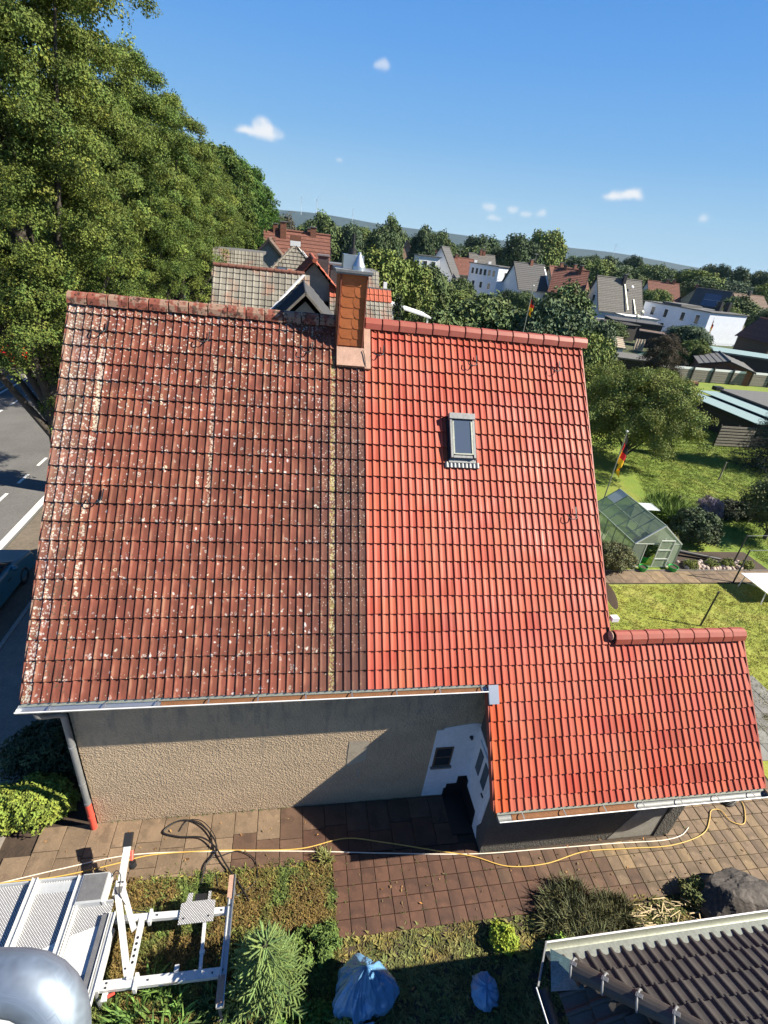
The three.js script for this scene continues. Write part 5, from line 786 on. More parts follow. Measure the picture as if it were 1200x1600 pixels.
  const broad = (name, label, pos, R, H, cy, n, m, tw = 0.18, geo = app, s = 1) => bigTree(name, label, pos, { h: cy, r: R, cl: [...boughs(40, [0, cy, 0], [R * 1.05, H, R], R * 0.17, 0.5), ...pads(14, [0, cy, 0], [R * 0.6, H * 0.7, R * 0.6], R * 0.14, R * 0.2, 0.6, 0.3)], mat: m, geo, n, s0: 0.7 * s, s1: 1.3 * s, tw, limbs: limbs(7, R, cy * 0.4, cy + H * 0.5) });
  broad('apple_tree', 'broad apple tree spreading behind the flagpole', [26.2, 0, -17.2], 4.3, 2.5, 3.3, 5200, appM);
  broad('apple_tree', 'taller fruit tree behind, close to the right roof verge', [27.5, 0, -26], 4.0, 2.3, 2.9, 3400, appM);
  broad('apple_tree', 'fruit tree left of the dark slatted rack', [33.5, 0, -25.5], 3.2, 2.0, 2.6, 2300, appM);
  broad('garden_tree', 'small dark-leaved tree by the grey board fence', [44, 0, -40], 2.4, 2.6, 3.0, 1500, leafMat([0.075, 0.06, 0.04], 0.2));
  broad('garden_tree', 'loose small fruit tree at the right edge above the table', [28.6, 0, -7.6], 1.7, 1.1, 1.9, 1100, leafMat([0.11, 0.14, 0.06], 0.2), 0.08);
  broad('garden_tree', 'shrub-like light tree before the white block', [62, 0, -57], 2.2, 1.6, 1.8, 1000, leafMat([0.12, 0.16, 0.04], 0.2), 0.12, pl, 0.8);
  broad('garden_tree', 'bush-like tree before the dark sheds left of the steep grey roof', [53, 0, -78], 3, 3.4, 3.6, 1300, leafMat([0.08, 0.125, 0.035], 0.2), 0.14, pl, 0.8);
  // dark spruce on the right
  const sp = thing('spruce_tree', 'dark spruce standing in shade at the right frame edge', 'tree', [38.2, 0, -17.3]); trunk(sp, 8.4, 0.16);
  { const l = [], br = b(); for (let k = 0; k < 24; k++) { const h = 0.5 + k * 0.32, R = 3.1 * (1 - k / 25); for (let i = 0; i < 9; i++) { const a = i / 9 * 6.283 + k * 0.9; br.cyl([0, h, 0], [Math.cos(a) * R, h - R * 0.22, Math.sin(a) * R], 0.035, 0.01, 4); for (let s = 0.25; s <= 1.02; s += 0.14) l.push([V(Math.cos(a) * R * s + rr(-0.12, 0.12), h - R * 0.22 * s + rr(-0.1, 0.1), Math.sin(a) * R * s + rr(-0.12, 0.12)), V(Math.cos(a), 0.8, Math.sin(a)).normalize(), rr(0.8, 1.4)]); } } br.build('branches', M.bark, sp); scatter('crown', leafGeo(16, 0.22, 0.26, 0.035, 0.4, 0.4), leafMatCheap([0.022, 0.04, 0.026]), l, sp, tone(0.3, 0.1)); }

  // trees among the houses and the belt on the horizon: four kinds, then copies
  const far = leafGeo(16, 0.62, 0.42, 0.34, 0.4, 0.8), kinds = [[0.05, 0.085, 0.028], [0.085, 0.125, 0.035], [0.13, 0.175, 0.035], [0.065, 0.06, 0.035], [0.06, 0.1, 0.045]].map((c, k) => {
    const mat = leafMatCheap(c);
    return [0, 1].map((q) => (name, label, pos, s, group) => { const t = thing(name, label, 'tree', pos, 0, group); trunk(t, 6, 0.3, limbs(4, 4, 3, 6)); const R = q ? 3.6 : 4.4, H = q ? 5.4 : 4.2, cy = q ? 6.4 : 5.4; scatter('crown', far, mat, onLobes([...clumps(46, [0, cy, 0], [R, H * 0.86, R], 0.9, 1.5, { under: -0.8, rough: 0.2 }), ...clumps(10, [0, cy, 0], [R * 0.5, H * 0.5, R * 0.5], 1.3, 1.8)], 1300, 0.7, 1.3), t, tone(0.32, 0.15)); t.scale.set(...s); return t; });
  });
  const protos = {};
  const put = (k, q, label, x, z, top, w, group, name = 'garden_tree') => { // height 12 (q=1) or 9.9 (q=0), width 8.6 / 10.4
    const s = [w / (q ? 8.6 : 10.4), top / (q ? 12 : 9.9), w / (q ? 8.6 : 10.4)], id = k + '/' + q;
    if (!protos[id]) return (protos[id] = kinds[k][q](name, label, [x, -0.1, z], s, group));
    const c = copy(protos[id], label, [x, -0.1, z], rr(0, 6.28), s, group); c.name = numbered(name); if (!group) delete c.userData.group; return c;
  };
  put(1, 0, 'broad green tree just behind the red ridge, right of the thuja', 15.4, -29, 7.9, 7.5);
  put(1, 0, 'wide green tree behind the middle of the red ridge', 21.0, -34, 8.9, 9.5);
  put(4, 0, 'dense tree behind the flag on the red ridge', 25.4, -31, 9.3, 7.5);
  put(1, 1, 'upright tree to the right of the flag above the red ridge', 31.2, -40, 10.4, 7);
  put(2, 0, 'pale bush-like tree low behind the red ridge beside the thuja', 11.6, -20, 7.0, 2.8);
  put(1, 0, 'low tree tucked behind the red ridge below the wide one', 17.4, -25, 7.1, 5);
  put(2, 0, 'light green shrubby tree near the right end of the red ridge', 27.4, -27, 7.3, 5.2);
  put(4, 0, 'dark shrubby tree behind the right end of the red ridge', 30.5, -33, 8, 6);
  put(2, 1, 'bright green tree directly right of the chimney', 14.0, -55, 11.4, 7.5);
  put(2, 1, 'bright green tree second right of the chimney', 19.2, -60, 10.4, 7);
  put(1, 0, 'mid green tree beyond the bright pair by the chimney', 24.5, -72, 9.8, 8);
  put(0, 0, 'round dark tree right above the bright pair by the chimney', 19.8, -92, 13.8, 8.5);
  put(1, 1, 'tall tree standing out against the sky right of the chimney', 27.2, -130, 18.2, 8);
  put(1, 1, 'tall broad tree left of the chimney top against the sky', 10.6, -140, 17.4, 10.5);
  put(4, 1, 'slim tree just left of the chimney cowl', 18.4, -140, 16.2, 7.5);
  put(3, 1, 'brownish tree beside the street trees above the red far roofs', 1.5, -150, 15.6, 9);
  put(0, 0, 'round dark tree above the far pointed gable', 40.5, -150, 16.6, 9.5);
  put(1, 0, 'rounded tree right of the far pointed gable', 50.3, -170, 17.6, 10);
  put(0, 0, 'dark trees mass left of the big pair', 72, -190, 17.4, 17);
  put(0, 1, 'dark big tree of the pair in the middle of the skyline', 70, -150, 18.6, 12);
  put(2, 1, 'tall bright big tree of the pair in the middle of the skyline', 79, -152, 21, 13);
  put(1, 1, 'big green tree at the right edge behind the white block', 116, -112, 9.6, 12);
  put(0, 1, 'dark tree at the right edge beyond the brown gable house', 104, -88, 8.2, 9);
  put(2, 0, 'round bright tree over the roof of the white block', 96, -118, 8.6, 9);
  reseed(93);
  const fill = [[8, -110], [14, -100], [28, -100], [34, -92], [40, -100], [46, -92], [39, -84], [34, -70], [29, -58], [24, -50], [30, -48], [36, -55], [41, -64], [46, -72], [50, -88], [60, -92], [58, -70], [44, -58], [22, -115], [30, -112], [64, -118], [84, -118], [58, -132], [20, -82], [10, -72], [13, -36], [36, -44], [66, -64], [100, -100], [110, -96], [122, -120]];
  fill.forEach(([x, z], i) => put([0, 1, 4, 2, 1][i % 5], i % 3 ? 0 : 1, 'leafy tree in the green gardens between the far houses', x + rr(-2, 2), z + rr(-2, 2), rr(4.2, 6.4) * (z < -95 ? 1.25 : 1), rr(5, 8), 'trees in the gardens between the far houses'));
  for (let i = 0; i < 120; i++) { const a = -0.2 + 1.22 * (i % 60) / 60 + rr(-0.01, 0.01), d = i < 60 ? rr(185, 230) : rr(250, 330); put([0, 1, 4, 0, 1, 2][Math.floor(rnd() * 6)], rnd() < 0.5 ? 0 : 1, 'broad tree in the dense tree belt on the horizon', 4 + Math.sin(a) * d, -Math.cos(a) * d, rr(11, 15.5) + (i >= 60 ? 3.4 : 0), rr(11, 17), 'trees of the belt on the horizon', 'belt_tree'); }
  { const l = []; for (let i = 0; i < 5200; i++) { const a = rr(-0.35, 1.25), d = rr(340, 700); l.push([V(4 + Math.sin(a) * d, rr(1, 9) + (d - 340) / 60, -Math.cos(a) * d), V(rr(-0.5, 0.5), 1, rr(-0.5, 0.5)).normalize(), rr(4, 8)]); } tag(scatter('far_wood', far, leafMatCheap([0.05, 0.085, 0.032]), l, scene, tone(0.3, 0.12)), 'far-off wood closing the horizon behind the tree belt', null, null, 'stuff'); }
  const th = thing('thuja', 'narrow dark columnar thuja rising behind the red ridge', 'tree', [9.25, 0, -14]); scatter('crown', sprayM, leafMatCheap([0.03, 0.05, 0.022]), onLobes(Array.from({ length: 24 }, (_, i) => [rr(-0.1, 0.1), 0.4 + i * 0.375, rr(-0.1, 0.1), 0.42 * (1 - Math.pow(i / 26, 4)), 0.4, 0.42 * (1 - Math.pow(i / 26, 4))]), 900, 0.8, 1.3), th, tone(0.3)); b().cyl([0, 0, 0], [0, 8.6, 0], 0.08, 0.02, 6).build('trunk', M.bark, th);
}

// ---------------------------------------------------------------- hills, wind turbines
{
  const hill = (pts, z, mat, depth) => { const q = b(); for (let i = 0; i < pts.length - 1; i++) { const [x0, y0] = pts[i], [x1, y1] = pts[i + 1]; q.quad([x0, -5, z + depth], [x1, -5, z + depth], [x1, y1, z], [x0, y0, z]).quad([x0, y0, z], [x1, y1, z], [x1, -5, z - depth], [x0, -5, z - depth]); } const m = q.build('hills', mat); m.userData = { kind: 'structure' }; };
  const P = []; for (let i = 0; i <= 90; i++) { const x = -900 + i * 60; P.push([x, 62 + 34 * Math.exp(-Math.pow((x - 60) / 520, 2)) + 26 * Math.exp(-Math.pow((x - 900) / 420, 2)) * 0.7 + 30 * Math.exp(-Math.pow((x - 1750) / 500, 2)) + 9 * fbm(i / 90, 0.5, 16, 3, 4)]); }
  hill(P, -3000, mottled([0.02, 0.042, 0.045], 160, 0.5, 8, 0.6), 700);
  M.turbine = std({ color: lin(0.42, 0.5, 0.58), roughness: 0.7 });
  const wt = thing('wind_turbine', 'white wind turbine on the far hill, leftmost of the hill group', 'wind turbine', [22, 75, -2500], 0.3, 'wind turbines on the far hills');
  b().cyl([0, 0, 0], [0, 62, 0], 1.3, 0.8, 10).build('tower', M.turbine, wt); const nc = b().bar([0, 62, -3], [0, 62, 4], 3, 3).build('nacelle', M.turbine, wt); for (let k = 0; k < 3; k++) { const a = k * 2.094 + 0.4; b().bar([0, 62, 5], [Math.sin(a) * 26, 62 + Math.cos(a) * 26, 5], 1.0, 0.4).build('blade', M.turbine, nc); }
  copy(wt, 'white wind turbine on the far hill, right of the leftmost one', [86, 78, -2500], 0.9, 0.95); copy(wt, 'white wind turbine above the slim tree left of the chimney', [240, 62, -2500], 0.2, 0.9); copy(wt, 'thin wind turbine alone above the trees on the right skyline', [1488, 62, -2500], -0.3, 0.85);
}
// ---------------------------------------------------------------- houses
function slope(q, a, c, d, e, courses) { // stepped courses from eave a-c to ridge e-d
  const L = (p, r, t) => p.map((x, i) => x + (r[i] - x) * t), n = V(...c).sub(V(...a)).cross(V(...e).sub(V(...a))).normalize().multiplyScalar(0.05); if (n.y < 0) n.negate(); const off = (p) => [p[0] + n.x, p[1] + n.y, p[2] + n.z];
  for (let i = 0; i < courses; i++) { const t0 = i / courses, t1 = (i + 1) / courses, l0 = L(a, e, t0), r0 = L(c, d, t0), l1 = L(a, e, t1), r1 = L(c, d, t1); q.quad(off(l0), off(r0), r1, l1).quad(l0, r0, off(r0), off(l0)); }
}
function tiled(q, a, c, d, e, cols, rows) { // grid of rolled tiles over the quad eave a-c, ridge e-d
  const A0 = V(...a), C = V(...c), D = V(...d), E = V(...e), n = C.clone().sub(A0).cross(E.clone().sub(A0)).normalize(); if (n.y < 0) n.negate();
  const at = (u, v, h) => { const p = A0.clone().lerp(C, u), r = E.clone().lerp(D, u); return p.lerp(r, v).addScaledVector(n, h).toArray(); };
  const tri = []; for (let r = 0; r < rows; r++) { const v0 = r / rows, v1 = (r + 1) / rows; for (let i = 0; i < cols; i++) { const us = [0, 0.18, 0.4, 1].map((k) => (i + k) / cols), hs = [0.01, 0.045, 0.012, 0.01]; for (let k = 0; k < 3; k++) { const p = at(us[k], v0, hs[k] + 0.04), s = at(us[k + 1], v0, hs[k + 1] + 0.04), t = at(us[k + 1], v1, hs[k + 1]), w = at(us[k], v1, hs[k]), lo = at(us[k], v0, 0), l2 = at(us[k + 1], v0, 0); tri.push([p, s, t], [p, t, w], [lo, l2, s], [lo, s, p]); } } } q.poly(tri);
}
function gable(name, label, pos, turn, { w, d, eave, ridge, wall, roof, over = 0.35, courses = 14, wins = [], chim = [], extra }) {
  const t = thing(name, label, 'house', pos, turn), X = w / 2, Z = d / 2;
  b().prism([[-Z, 0], [-Z, eave], [0, ridge - 0.12], [Z, eave], [Z, 0]], w, new THREE.Matrix4().makeBasis(V(0, 0, -1), V(0, 1, 0), V(1, 0, 0)).setPosition(-X, 0, 0)).build('wall', wall, t);
  const k = (ridge - eave) / Z, o = over, ey = eave - o * k, q = b(); slope(q, [-X - o, ey, Z + o], [X + o, ey, Z + o], [X + o, ridge, 0], [-X - o, ridge, 0], courses); slope(q, [X + o, ey, -Z - o], [-X - o, ey, -Z - o], [-X - o, ridge, 0], [X + o, ridge, 0], courses);
  const r = q.build('roof', roof, t); b().cyl([-X - o, ridge + 0.03, 0], [X + o, ridge + 0.03, 0], 0.14, 0.14, 8).build('ridge', roof, r); b().bar([-X - o, ey - 0.12, Z + o], [X + o, ey - 0.12, Z + o], 0.12, 0.1).build('gutter', M.zincDull, t);
  for (const s of [-1, 1]) b().bar([s * (X + o), ey - 0.06, Z + o], [s * (X + o), ridge - 0.06, 0], 0.06, 0.2).bar([s * (X + o), ey - 0.06, -Z - o], [s * (X + o), ridge - 0.06, 0], 0.06, 0.2).build('barge_board', M.woodDark, t);
  for (const [cx, cz, h, m = M.brick] of chim) { const c = b().box(cx - 0.35, cx + 0.35, ridge - 2, ridge + h, cz - 0.35, cz + 0.35).build('chimney', m, r); b().box(cx - 0.42, cx + 0.42, ridge + h, ridge + h + 0.1, cz - 0.42, cz + 0.42).build('chimney_cap', M.zincDull, c); }
  for (const [f, u, y, ww, hh, pm = M.glass] of wins) win(t, f, u, y, ww, hh, X, Z, pm);
  if (chim.length) { const ax = chim[0][0] + 0.9, g = b().bar([ax, ridge - 0.4, 0], [ax, ridge + 2.2, 0], 0.05, 0.05); for (let i = 0; i < 5; i++) g.bar([ax - 0.5 + i * 0.03, ridge + 2.1 - i * 0.02, -0.4 + i * 0.2], [ax + 0.5 - i * 0.03, ridge + 2.1 - i * 0.02, -0.4 + i * 0.2], 0.03, 0.03); g.bar([ax, ridge + 2.1, -0.5], [ax, ridge + 2.0, 0.6], 0.04, 0.04).build('aerial', M.zincDull, r); }
  if (extra) extra(t, r); return t;
}
function win(t, f, u, y, ww, hh, X, Z, pm = M.glass) { const fr = b(), pa = b(), e = 0.04; if (f === 'f') { fr.box(u - ww / 2 - 0.1, u + ww / 2 + 0.1, y - 0.1, y + hh + 0.1, Z, Z + e); pa.box(u - ww / 2, u + ww / 2, y, y + hh, Z + e, Z + e + 0.02); } else { const s = f === 'l' ? -1 : 1, a = s * X, c = s * (X + e), g = s * (X + e + 0.02); fr.box(Math.min(a, c), Math.max(a, c), y - 0.1, y + hh + 0.1, u - ww / 2 - 0.1, u + ww / 2 + 0.1); pa.box(Math.min(c, g), Math.max(c, g), y, y + hh, u - ww / 2, u + ww / 2); } const m = fr.build('window', M.white, t); pa.build('pane', pm, m); }
function flat(name, label, cat, pos, turn, w, d, h, wall, roofM, wins = [], extra) {
  const t = thing(name, label, cat, pos, turn); b().box(-w / 2, w / 2, 0, h, -d / 2, d / 2).build('wall', wall, t); const r = b().box(-w / 2 - 0.25, w / 2 + 0.25, h + 0.002, h + 0.16, -d / 2 - 0.25, d / 2 + 0.25).build('roof', roofM, t); b().box(-w / 2 - 0.27, w / 2 + 0.27, h + 0.05, h + 0.2, d / 2 + 0.25, d / 2 + 0.29).box(-w / 2 - 0.29, -w / 2 - 0.25, h + 0.05, h + 0.2, -d / 2, d / 2).build('roof_edge', M.felt, r);
  for (const [f, u, y, ww, hh] of wins) win(t, f, u, y, ww, hh, w / 2, d / 2); if (extra) extra(t, r); return t;
}
{
  reseed(101);
  // next house in the row: pale old tiles, slate-covered front gable
  const oldGrey = std({ map: tex(512, (u, v) => { const n = fbm(u, v, 8, 4, 3), r = step(0.55, 0.75, fbm(u, v, 6, 3, 9)), g = [0.19 * (0.5 + n), 0.178 * (0.5 + n), 0.15 * (0.5 + n)]; return g.map((x, k) => mix(x, [0.24, 0.13, 0.09][k], r * 0.6)); }, 5), roughness: 0.9 });
  const n1 = thing('house', 'next house behind with pale grey tiled roof and dark slate gable', 'house', [4.8, 0, -18]);
  b().box(-4.2, 4.6, 0, 5.6, -4, 4).build('wall', M.plasterGrey, n1);
  { const q = b(); tiled(q, [-4.55, 4.9, 4.6], [0.3, 4.9, 4.6], [0.3, 9.5, 0], [-4.55, 9.5, 0], 15, 18); q.build('roof_tiles', oldGrey, n1).userData = { kind: 'stuff' }; }
  b().quad([-4.55, 4.9, -4.6], [0.3, 4.9, -4.6], [0.3, 9.44, 0], [-4.55, 9.44, 0]).build('rear_roof', M.roofRed, n1); b().prism([[-4, 5.6], [0, 9.3], [4, 5.6]], 4.4, new THREE.Matrix4().makeBasis(V(0, 0, -1), V(0, 1, 0), V(1, 0, 0)).setPosition(-4.2, 0, 0)).build('wall', M.plasterGrey, n1);
  for (let i = 0; i < 12; i++) b().cyl([-4.55 + i * 0.38, 9.55, 0], [-4.55 + i * 0.38 + 0.4, 9.55, 0], 0.12, 0.1, 8).build('ridge_tile', M.roofRed, n1);
  { // front gable: two slate slopes, plaster face, white valley lines
    const zf = 6.3, q = b(), hx = 2.5, ht = 2.55, y0 = 9.2; tiled(q, [-hx, y0 - ht, zf], [-hx, y0 - ht, 2.3], [0, y0, 0], [0, y0, zf], 22, 10); tiled(q, [4.2, y0 - 4.3, -1.5], [4.2, y0 - 4.3, zf], [0, y0, zf], [0, y0, -1.5], 26, 15); const g = q.build('gable_roof', M.slate, n1);
    b().prism([[-hx + 0.3, 0], [-hx + 0.3, y0 - ht + 0.1], [0, y0 - 0.35], [hx - 0.3, y0 - ht + 0.1], [hx - 0.3, 0]], 4, new THREE.Matrix4().setPosition(0, 0, zf - 4.4)).build('gable_wall', M.plasterGrey, n1);
    b().bar([-hx, y0 - ht + 0.06, zf + 0.02], [0, y0 + 0.02, zf + 0.02], 0.06, 0.1).bar([0, y0 + 0.02, zf + 0.02], [hx, y0 - ht + 0.06, zf + 0.02], 0.06, 0.1).build('barge_board', M.woodGrey, g); b().bar([-2.75, 6.72, 2.8], [-0.02, 9.5, 0.1], 0.14, 0.05).build('valley_flashing', M.white, g); b().cyl([0, y0 + 0.03, 0], [0, y0 + 0.03, zf], 0.06, 0.06, 6).build('ridge', M.slate, g); }
  // red-tiled wing with high ridge running back, and a lower right wing
  const w1 = thing('rear_wing', 'red tiled wing ridge climbing behind the slate gable', 'house', [5.4, 0, -25]); b().box(-2, 2.2, 0, 8, -4, 4).build('wall', M.plasterGrey, w1); { const q = b(); tiled(q, [-2.3, 7.6, 4.6], [-2.3, 7.6, -4], [0, 10.1, -4], [0, 10.1, 4.6], 26, 8); tiled(q, [2.5, 7.6, -4], [2.5, 7.6, 4.6], [0, 10.1, 4.6], [0, 10.1, -4], 26, 8); q.build('roof_tiles', M.roofRedBright, w1).userData = { kind: 'stuff' }; b().prism([[-2, 7.9], [0, 9.95], [2.2, 7.7]], 8, new THREE.Matrix4().setPosition(0, 0, -4)).build('gable_wall', M.plasterGrey, w1); b().cyl([0, 10.13, -4], [0, 10.13, 4.6], 0.13, 0.13, 8).build('ridge', M.roofRedBright, w1); }
  const w2 = thing('side_wing', 'low grey tiled wing right of the chimney with orange top courses', 'house', [8.2, 0, -21]); b().box(-1.6, 1.7, 0, 6.3, -3, 2.2).build('wall', M.plasterGrey, w2); { const q = b(); tiled(q, [-1.9, 6.4, 2.8], [1.8, 6.4, 2.8], [1.8, 8.3, 0.7], [-1.9, 8.3, 0.7], 14, 9); const r = q.build('roof_tiles', oldGrey, w2); r.userData = { kind: 'stuff' }; const q2 = b(); tiled(q2, [-1.9, 8.32, 0.72], [1.8, 8.32, 0.72], [1.8, 8.95, 0], [-1.9, 8.95, 0], 14, 2); q2.build('top_courses', M.roofRedBright, w2).userData = { kind: 'stuff' }; b().quad([-1.9, 8.9, -0.05], [1.8, 8.9, -0.05], [1.8, 6, -3.2], [-1.9, 6, -3.2]).build('rear_roof', M.roofRed, w2); b().box(-1.9, 1.8, 8.9, 9.02, -0.12, 0.04).build('ridge', M.felt, w2); b().prism([[-0.7, 6.3], [0, 8.8], [2.9, 6.2]], 3.2, new THREE.Matrix4().makeBasis(V(0, 0, -1), V(0, 1, 0), V(1, 0, 0)).setPosition(-1.6, 0, 0)).build('gable_wall', M.plasterGrey, w2); }
  const sc = thing('slate_chimney', 'tall dark slate clad chimney standing left of the shingled one', 'chimney', [6.05, 0, -24]); b().box(-0.32, 0.32, 0, 10.3, -0.3, 0.3).build('stack', M.slate, sc); b().box(-0.38, 0.38, 10.3, 10.38, -0.36, 0.36).build('cap', M.zincDull, sc);
  const sb = thing('slate_dormer', 'dark slate box dormer right of the slate chimney', 'dormer', [7.3, 0, -24.6]); b().box(-0.75, 0.75, 6, 9.85, -1, 0.4).build('cheek', M.slate, sb); b().box(-0.85, 0.85, 9.85, 9.95, -1.1, 0.5).build('roof', M.zincDull, sb);
  const cn = thing('terrace_canopy', 'white terrace canopy on posts right of the chimney', 'canopy', [12, 0, -27]); b().box(-1.6, 2.0, 0, 5.4, -2.5, 2).build('wall', M.plasterGrey, cn); b().bar([-1.15, 7.75, 0.6], [1.7, 7.15, 0.6], 3.0, 0.1).build('roof', M.white, cn); for (const [x, z, h] of [[-1.45, 0.2, 9.0], [1.5, 1.9, 7.15], [-1.0, 1.9, 7.65]]) b().bar([x, 5.4, z], [x, h, z], x < -1.3 ? 0.24 : 0.1, x < -1.3 ? 0.24 : 0.1).build('post', M.white, cn);
  // second house: gable hung with tiles, white ladder on the verge
  const n2 = thing('house', 'house with tile-hung front gable and white roof ladder', 'house', [4.3, 0, -38]); b().prism([[-3.9, 0], [-3.9, 6.3], [3.9, 6.3], [3.9, 0]], 8, new THREE.Matrix4().setPosition(0, 0, -6)).build('wall', M.plasterGrey, n2);
  { const q = b(), ap = [0, 10.4, -1.6], zb = 2.3, rows = 14; for (let r = 0; r < rows; r++) { const t0 = r / rows, t1 = (r + 1) / rows, hw = 4.1 * (1 - t0) + 0.02, y0 = 6.2 + 4.2 * t0, y1 = 6.2 + 4.2 * t1, z0 = zb + (ap[2] - zb) * t0, z1 = zb + (ap[2] - zb) * t1, c = Math.max(1, Math.round(hw * 2 / 0.34)); const tri = []; for (let i = 0; i < c; i++) { const a = -hw + 2 * hw * i / c + 0.02, e = -hw + 2 * hw * (i + 1) / c - 0.02; tri.push([[a, y0 + 0.05, z0 + 0.05], [e, y0 + 0.05, z0 + 0.05], [e, y1, z1]], [[a, y0 + 0.05, z0 + 0.05], [e, y1, z1], [a, y1, z1]], [[a, y0 - 0.03, z0 + 0.02], [e, y0 - 0.03, z0 + 0.02], [e, y0 + 0.05, z0 + 0.05]], [[a, y0 - 0.03, z0 + 0.02], [e, y0 + 0.05, z0 + 0.05], [a, y0 + 0.05, z0 + 0.05]]); } q.poly(tri); } q.build('hip_tiles', oldGrey, n2).userData = { kind: 'stuff' };
    const r = b().poly([[[-4.2, 6.16, -6.2], [-4.2, 6.16, zb], ap], [[-4.2, 6.16, -6.2], ap, [0, 10.4, -6.2]], [[4.2, 6.16, zb], [4.2, 6.16, -6.2], ap], [[4.2, 6.16, -6.2], [0, 10.4, -6.2], ap]]).poly([[[-4.15, 6.12, zb - 0.05], [4.15, 6.12, zb - 0.05], [0, 10.33, -1.65]]]).build('roof', M.roofBrown, n2); b().bar([-4.2, 6.2, 2.35], [0, 10.46, -1.6], 0.16, 0.1).bar([0, 10.46, -1.6], [4.2, 6.2, 2.35], 0.16, 0.1).build('hip_ridge', M.woodGrey, r); b().box(-0.45, 0.45, 10.3, 10.7, -1.9, -1.4).build('ridge_cap', M.white, r);
    const ld = b().bar([0.3, 10.2, -1.35], [3.3, 7.1, 1.5], 0.05, 0.07).bar([0.62, 10.0, -1.1], [3.62, 6.9, 1.75], 0.05, 0.07).build('roof_ladder', M.white, n2); for (let i = 1; i < 13; i++) { const t = i / 13; b().bar([0.3 + 3 * t, 10.2 - 3.1 * t, -1.33 + 2.85 * t], [0.62 + 3 * t, 10.0 - 3.1 * t, -1.08 + 2.85 * t], 0.05, 0.04).build('rung', M.white, ld); }
    const w = b().bar([-1.1, 7.7, 1.0], [-1.1, 8.6, 0.16], 0.85, 0.12).build('roof_light', M.darkMetal, n2); b().bar([-1.1, 7.8, 1.0], [-1.1, 8.52, 0.33], 0.66, 0.2).build('pane', M.glassSky, w); b().bar([-0.4, 7.75, 0.98], [-0.4, 8.5, 0.28], 0.36, 0.1).build('brick_patch', M.roofRedBright, n2);
    b().box(-0.5, 0.5, 10.1, 11.1, -3.6, -3).build('chimney', M.brick, n2); }
  const n2w = thing('side_wing', 'low grey tiled wing at the left of the tile-hung gable', 'house', [0.2, 0, -40]); b().box(-2.6, 1.5, 0, 8.2, -3, 2.8).build('wall', M.plasterGrey, n2w); { const q = b(); tiled(q, [-2.8, 7.4, 3.2], [1.4, 7.4, 3.2], [1.4, 9.5, 1.6], [-2.8, 9.5, 1.6], 14, 7); q.build('roof_tiles', oldGrey, n2w).userData = { kind: 'stuff' }; b().box(-2.8, 1.4, 9.3, 9.52, -3, 1.6).build('flat_roof', M.felt, n2w); }
  const n2r = thing('side_wing', 'low grey tiled wing at the right of the tile-hung gable', 'house', [9.2, 0, -40]); b().box(-1.4, 2.4, 0, 6.9, -3, 2.8).build('wall', M.plasterGrey, n2r); { const q = b(); tiled(q, [-1.4, 6.8, 3.2], [2.6, 6.8, 3.2], [2.6, 9.0, 1.2], [-1.4, 9.0, 1.2], 12, 7); q.build('roof_tiles', oldGrey, n2r).userData = { kind: 'stuff' }; b().box(-1.4, 2.6, 8.85, 9.02, -3, 1.2).build('flat_roof', M.felt, n2r); }
  const H = (label, x, z, turn, o) => gable('house', label, [x, 0, z], turn, o);
  H('brown-red roofed house behind the tile-hung gable', 5.2, -60, 0, { w: 6, d: 9, eave: 6.4, ridge: 11.4, wall: M.plasterGrey, roof: M.roofRed, chim: [[-2.4, 0.5, 0.9], [1.2, 0, 0.7]], courses: 14 });
  H('dark gabled house left of the brown-red roofs by the street', 1.4, -56, Math.PI / 2, { w: 8, d: 6, eave: 7.4, ridge: 10.4, wall: M.plasterGrey, roof: M.roofBrown });
  H('farther red roofed house in the street row', 4, -84, 0, { w: 9, d: 9, eave: 6.2, ridge: 11.2, wall: M.plaster, roof: M.roofRed, chim: [[-3, 0, 1], [2.5, 0, 0.9]] });
  H('distant house with small pointed pale gable above the gardens', 38.5, -168, Math.PI / 2, { w: 8, d: 6, eave: 7, ridge: 12.6, wall: M.skirt, roof: M.roofBrown });
  H('long distant red roof beside the pointed gable', 45, -166, 0, { w: 10, d: 8, eave: 7, ridge: 11, wall: M.ochre, roof: M.roofRed, chim: [[-2, 0, 0.8]] });
  flat('house', 'low white building with flat roof beyond the gardens', 'house', [35, 0, -120], 0, 5, 6, 9.6, M.whiteWall, M.felt, [['f', -1, 7.6, 0.9, 1], ['f', 1, 7.6, 0.9, 1]]);
  H('house with steep dark slope carrying a white strip', 41.2, -128, 1.1, { w: 9, d: 7.5, eave: 6, ridge: 12, wall: M.whiteWall, roof: M.roofGreyDark });
  H('grey roofed house with two roof windows beyond the gardens', 55, -140, 0, { w: 7, d: 8, eave: 7, ridge: 11.3, wall: M.whiteWall, roof: M.roofGrey, chim: [[-0.4, 0, 1.2], [0.5, 0, 1.0]], extra: (t, r) => { for (const x of [-2.2, 1.9]) b().box(x - 0.4, x + 0.4, 9.1, 9.8, 2.1, 2.35).build('roof_light', M.white, r); } });
  H('brown-red low roof left of the grey roofed house', 47.6, -134, 0, { w: 6, d: 7, eave: 6.4, ridge: 9.9, wall: M.ochre, roof: M.roofRed, chim: [[-1.5, 0, 0.8]] });
  flat('apartment_block', 'pale blue-white flat roofed block among the trees', 'house', [52.3, 0, -119], 0.35, 8, 11, 9.2, M.blueWall, M.felt, [-4, -2.4, -0.8, 0.8, 2.4, 4].map((u) => ['l', u, 7.0, 0.9, 1.3]).concat([['l', -3, 4.2, 0.9, 1.3], ['l', 0, 4.2, 0.9, 1.3], ['l', 3, 4.2, 0.9, 1.3], ['f', -1.5, 6.8, 0.9, 1.3]]));
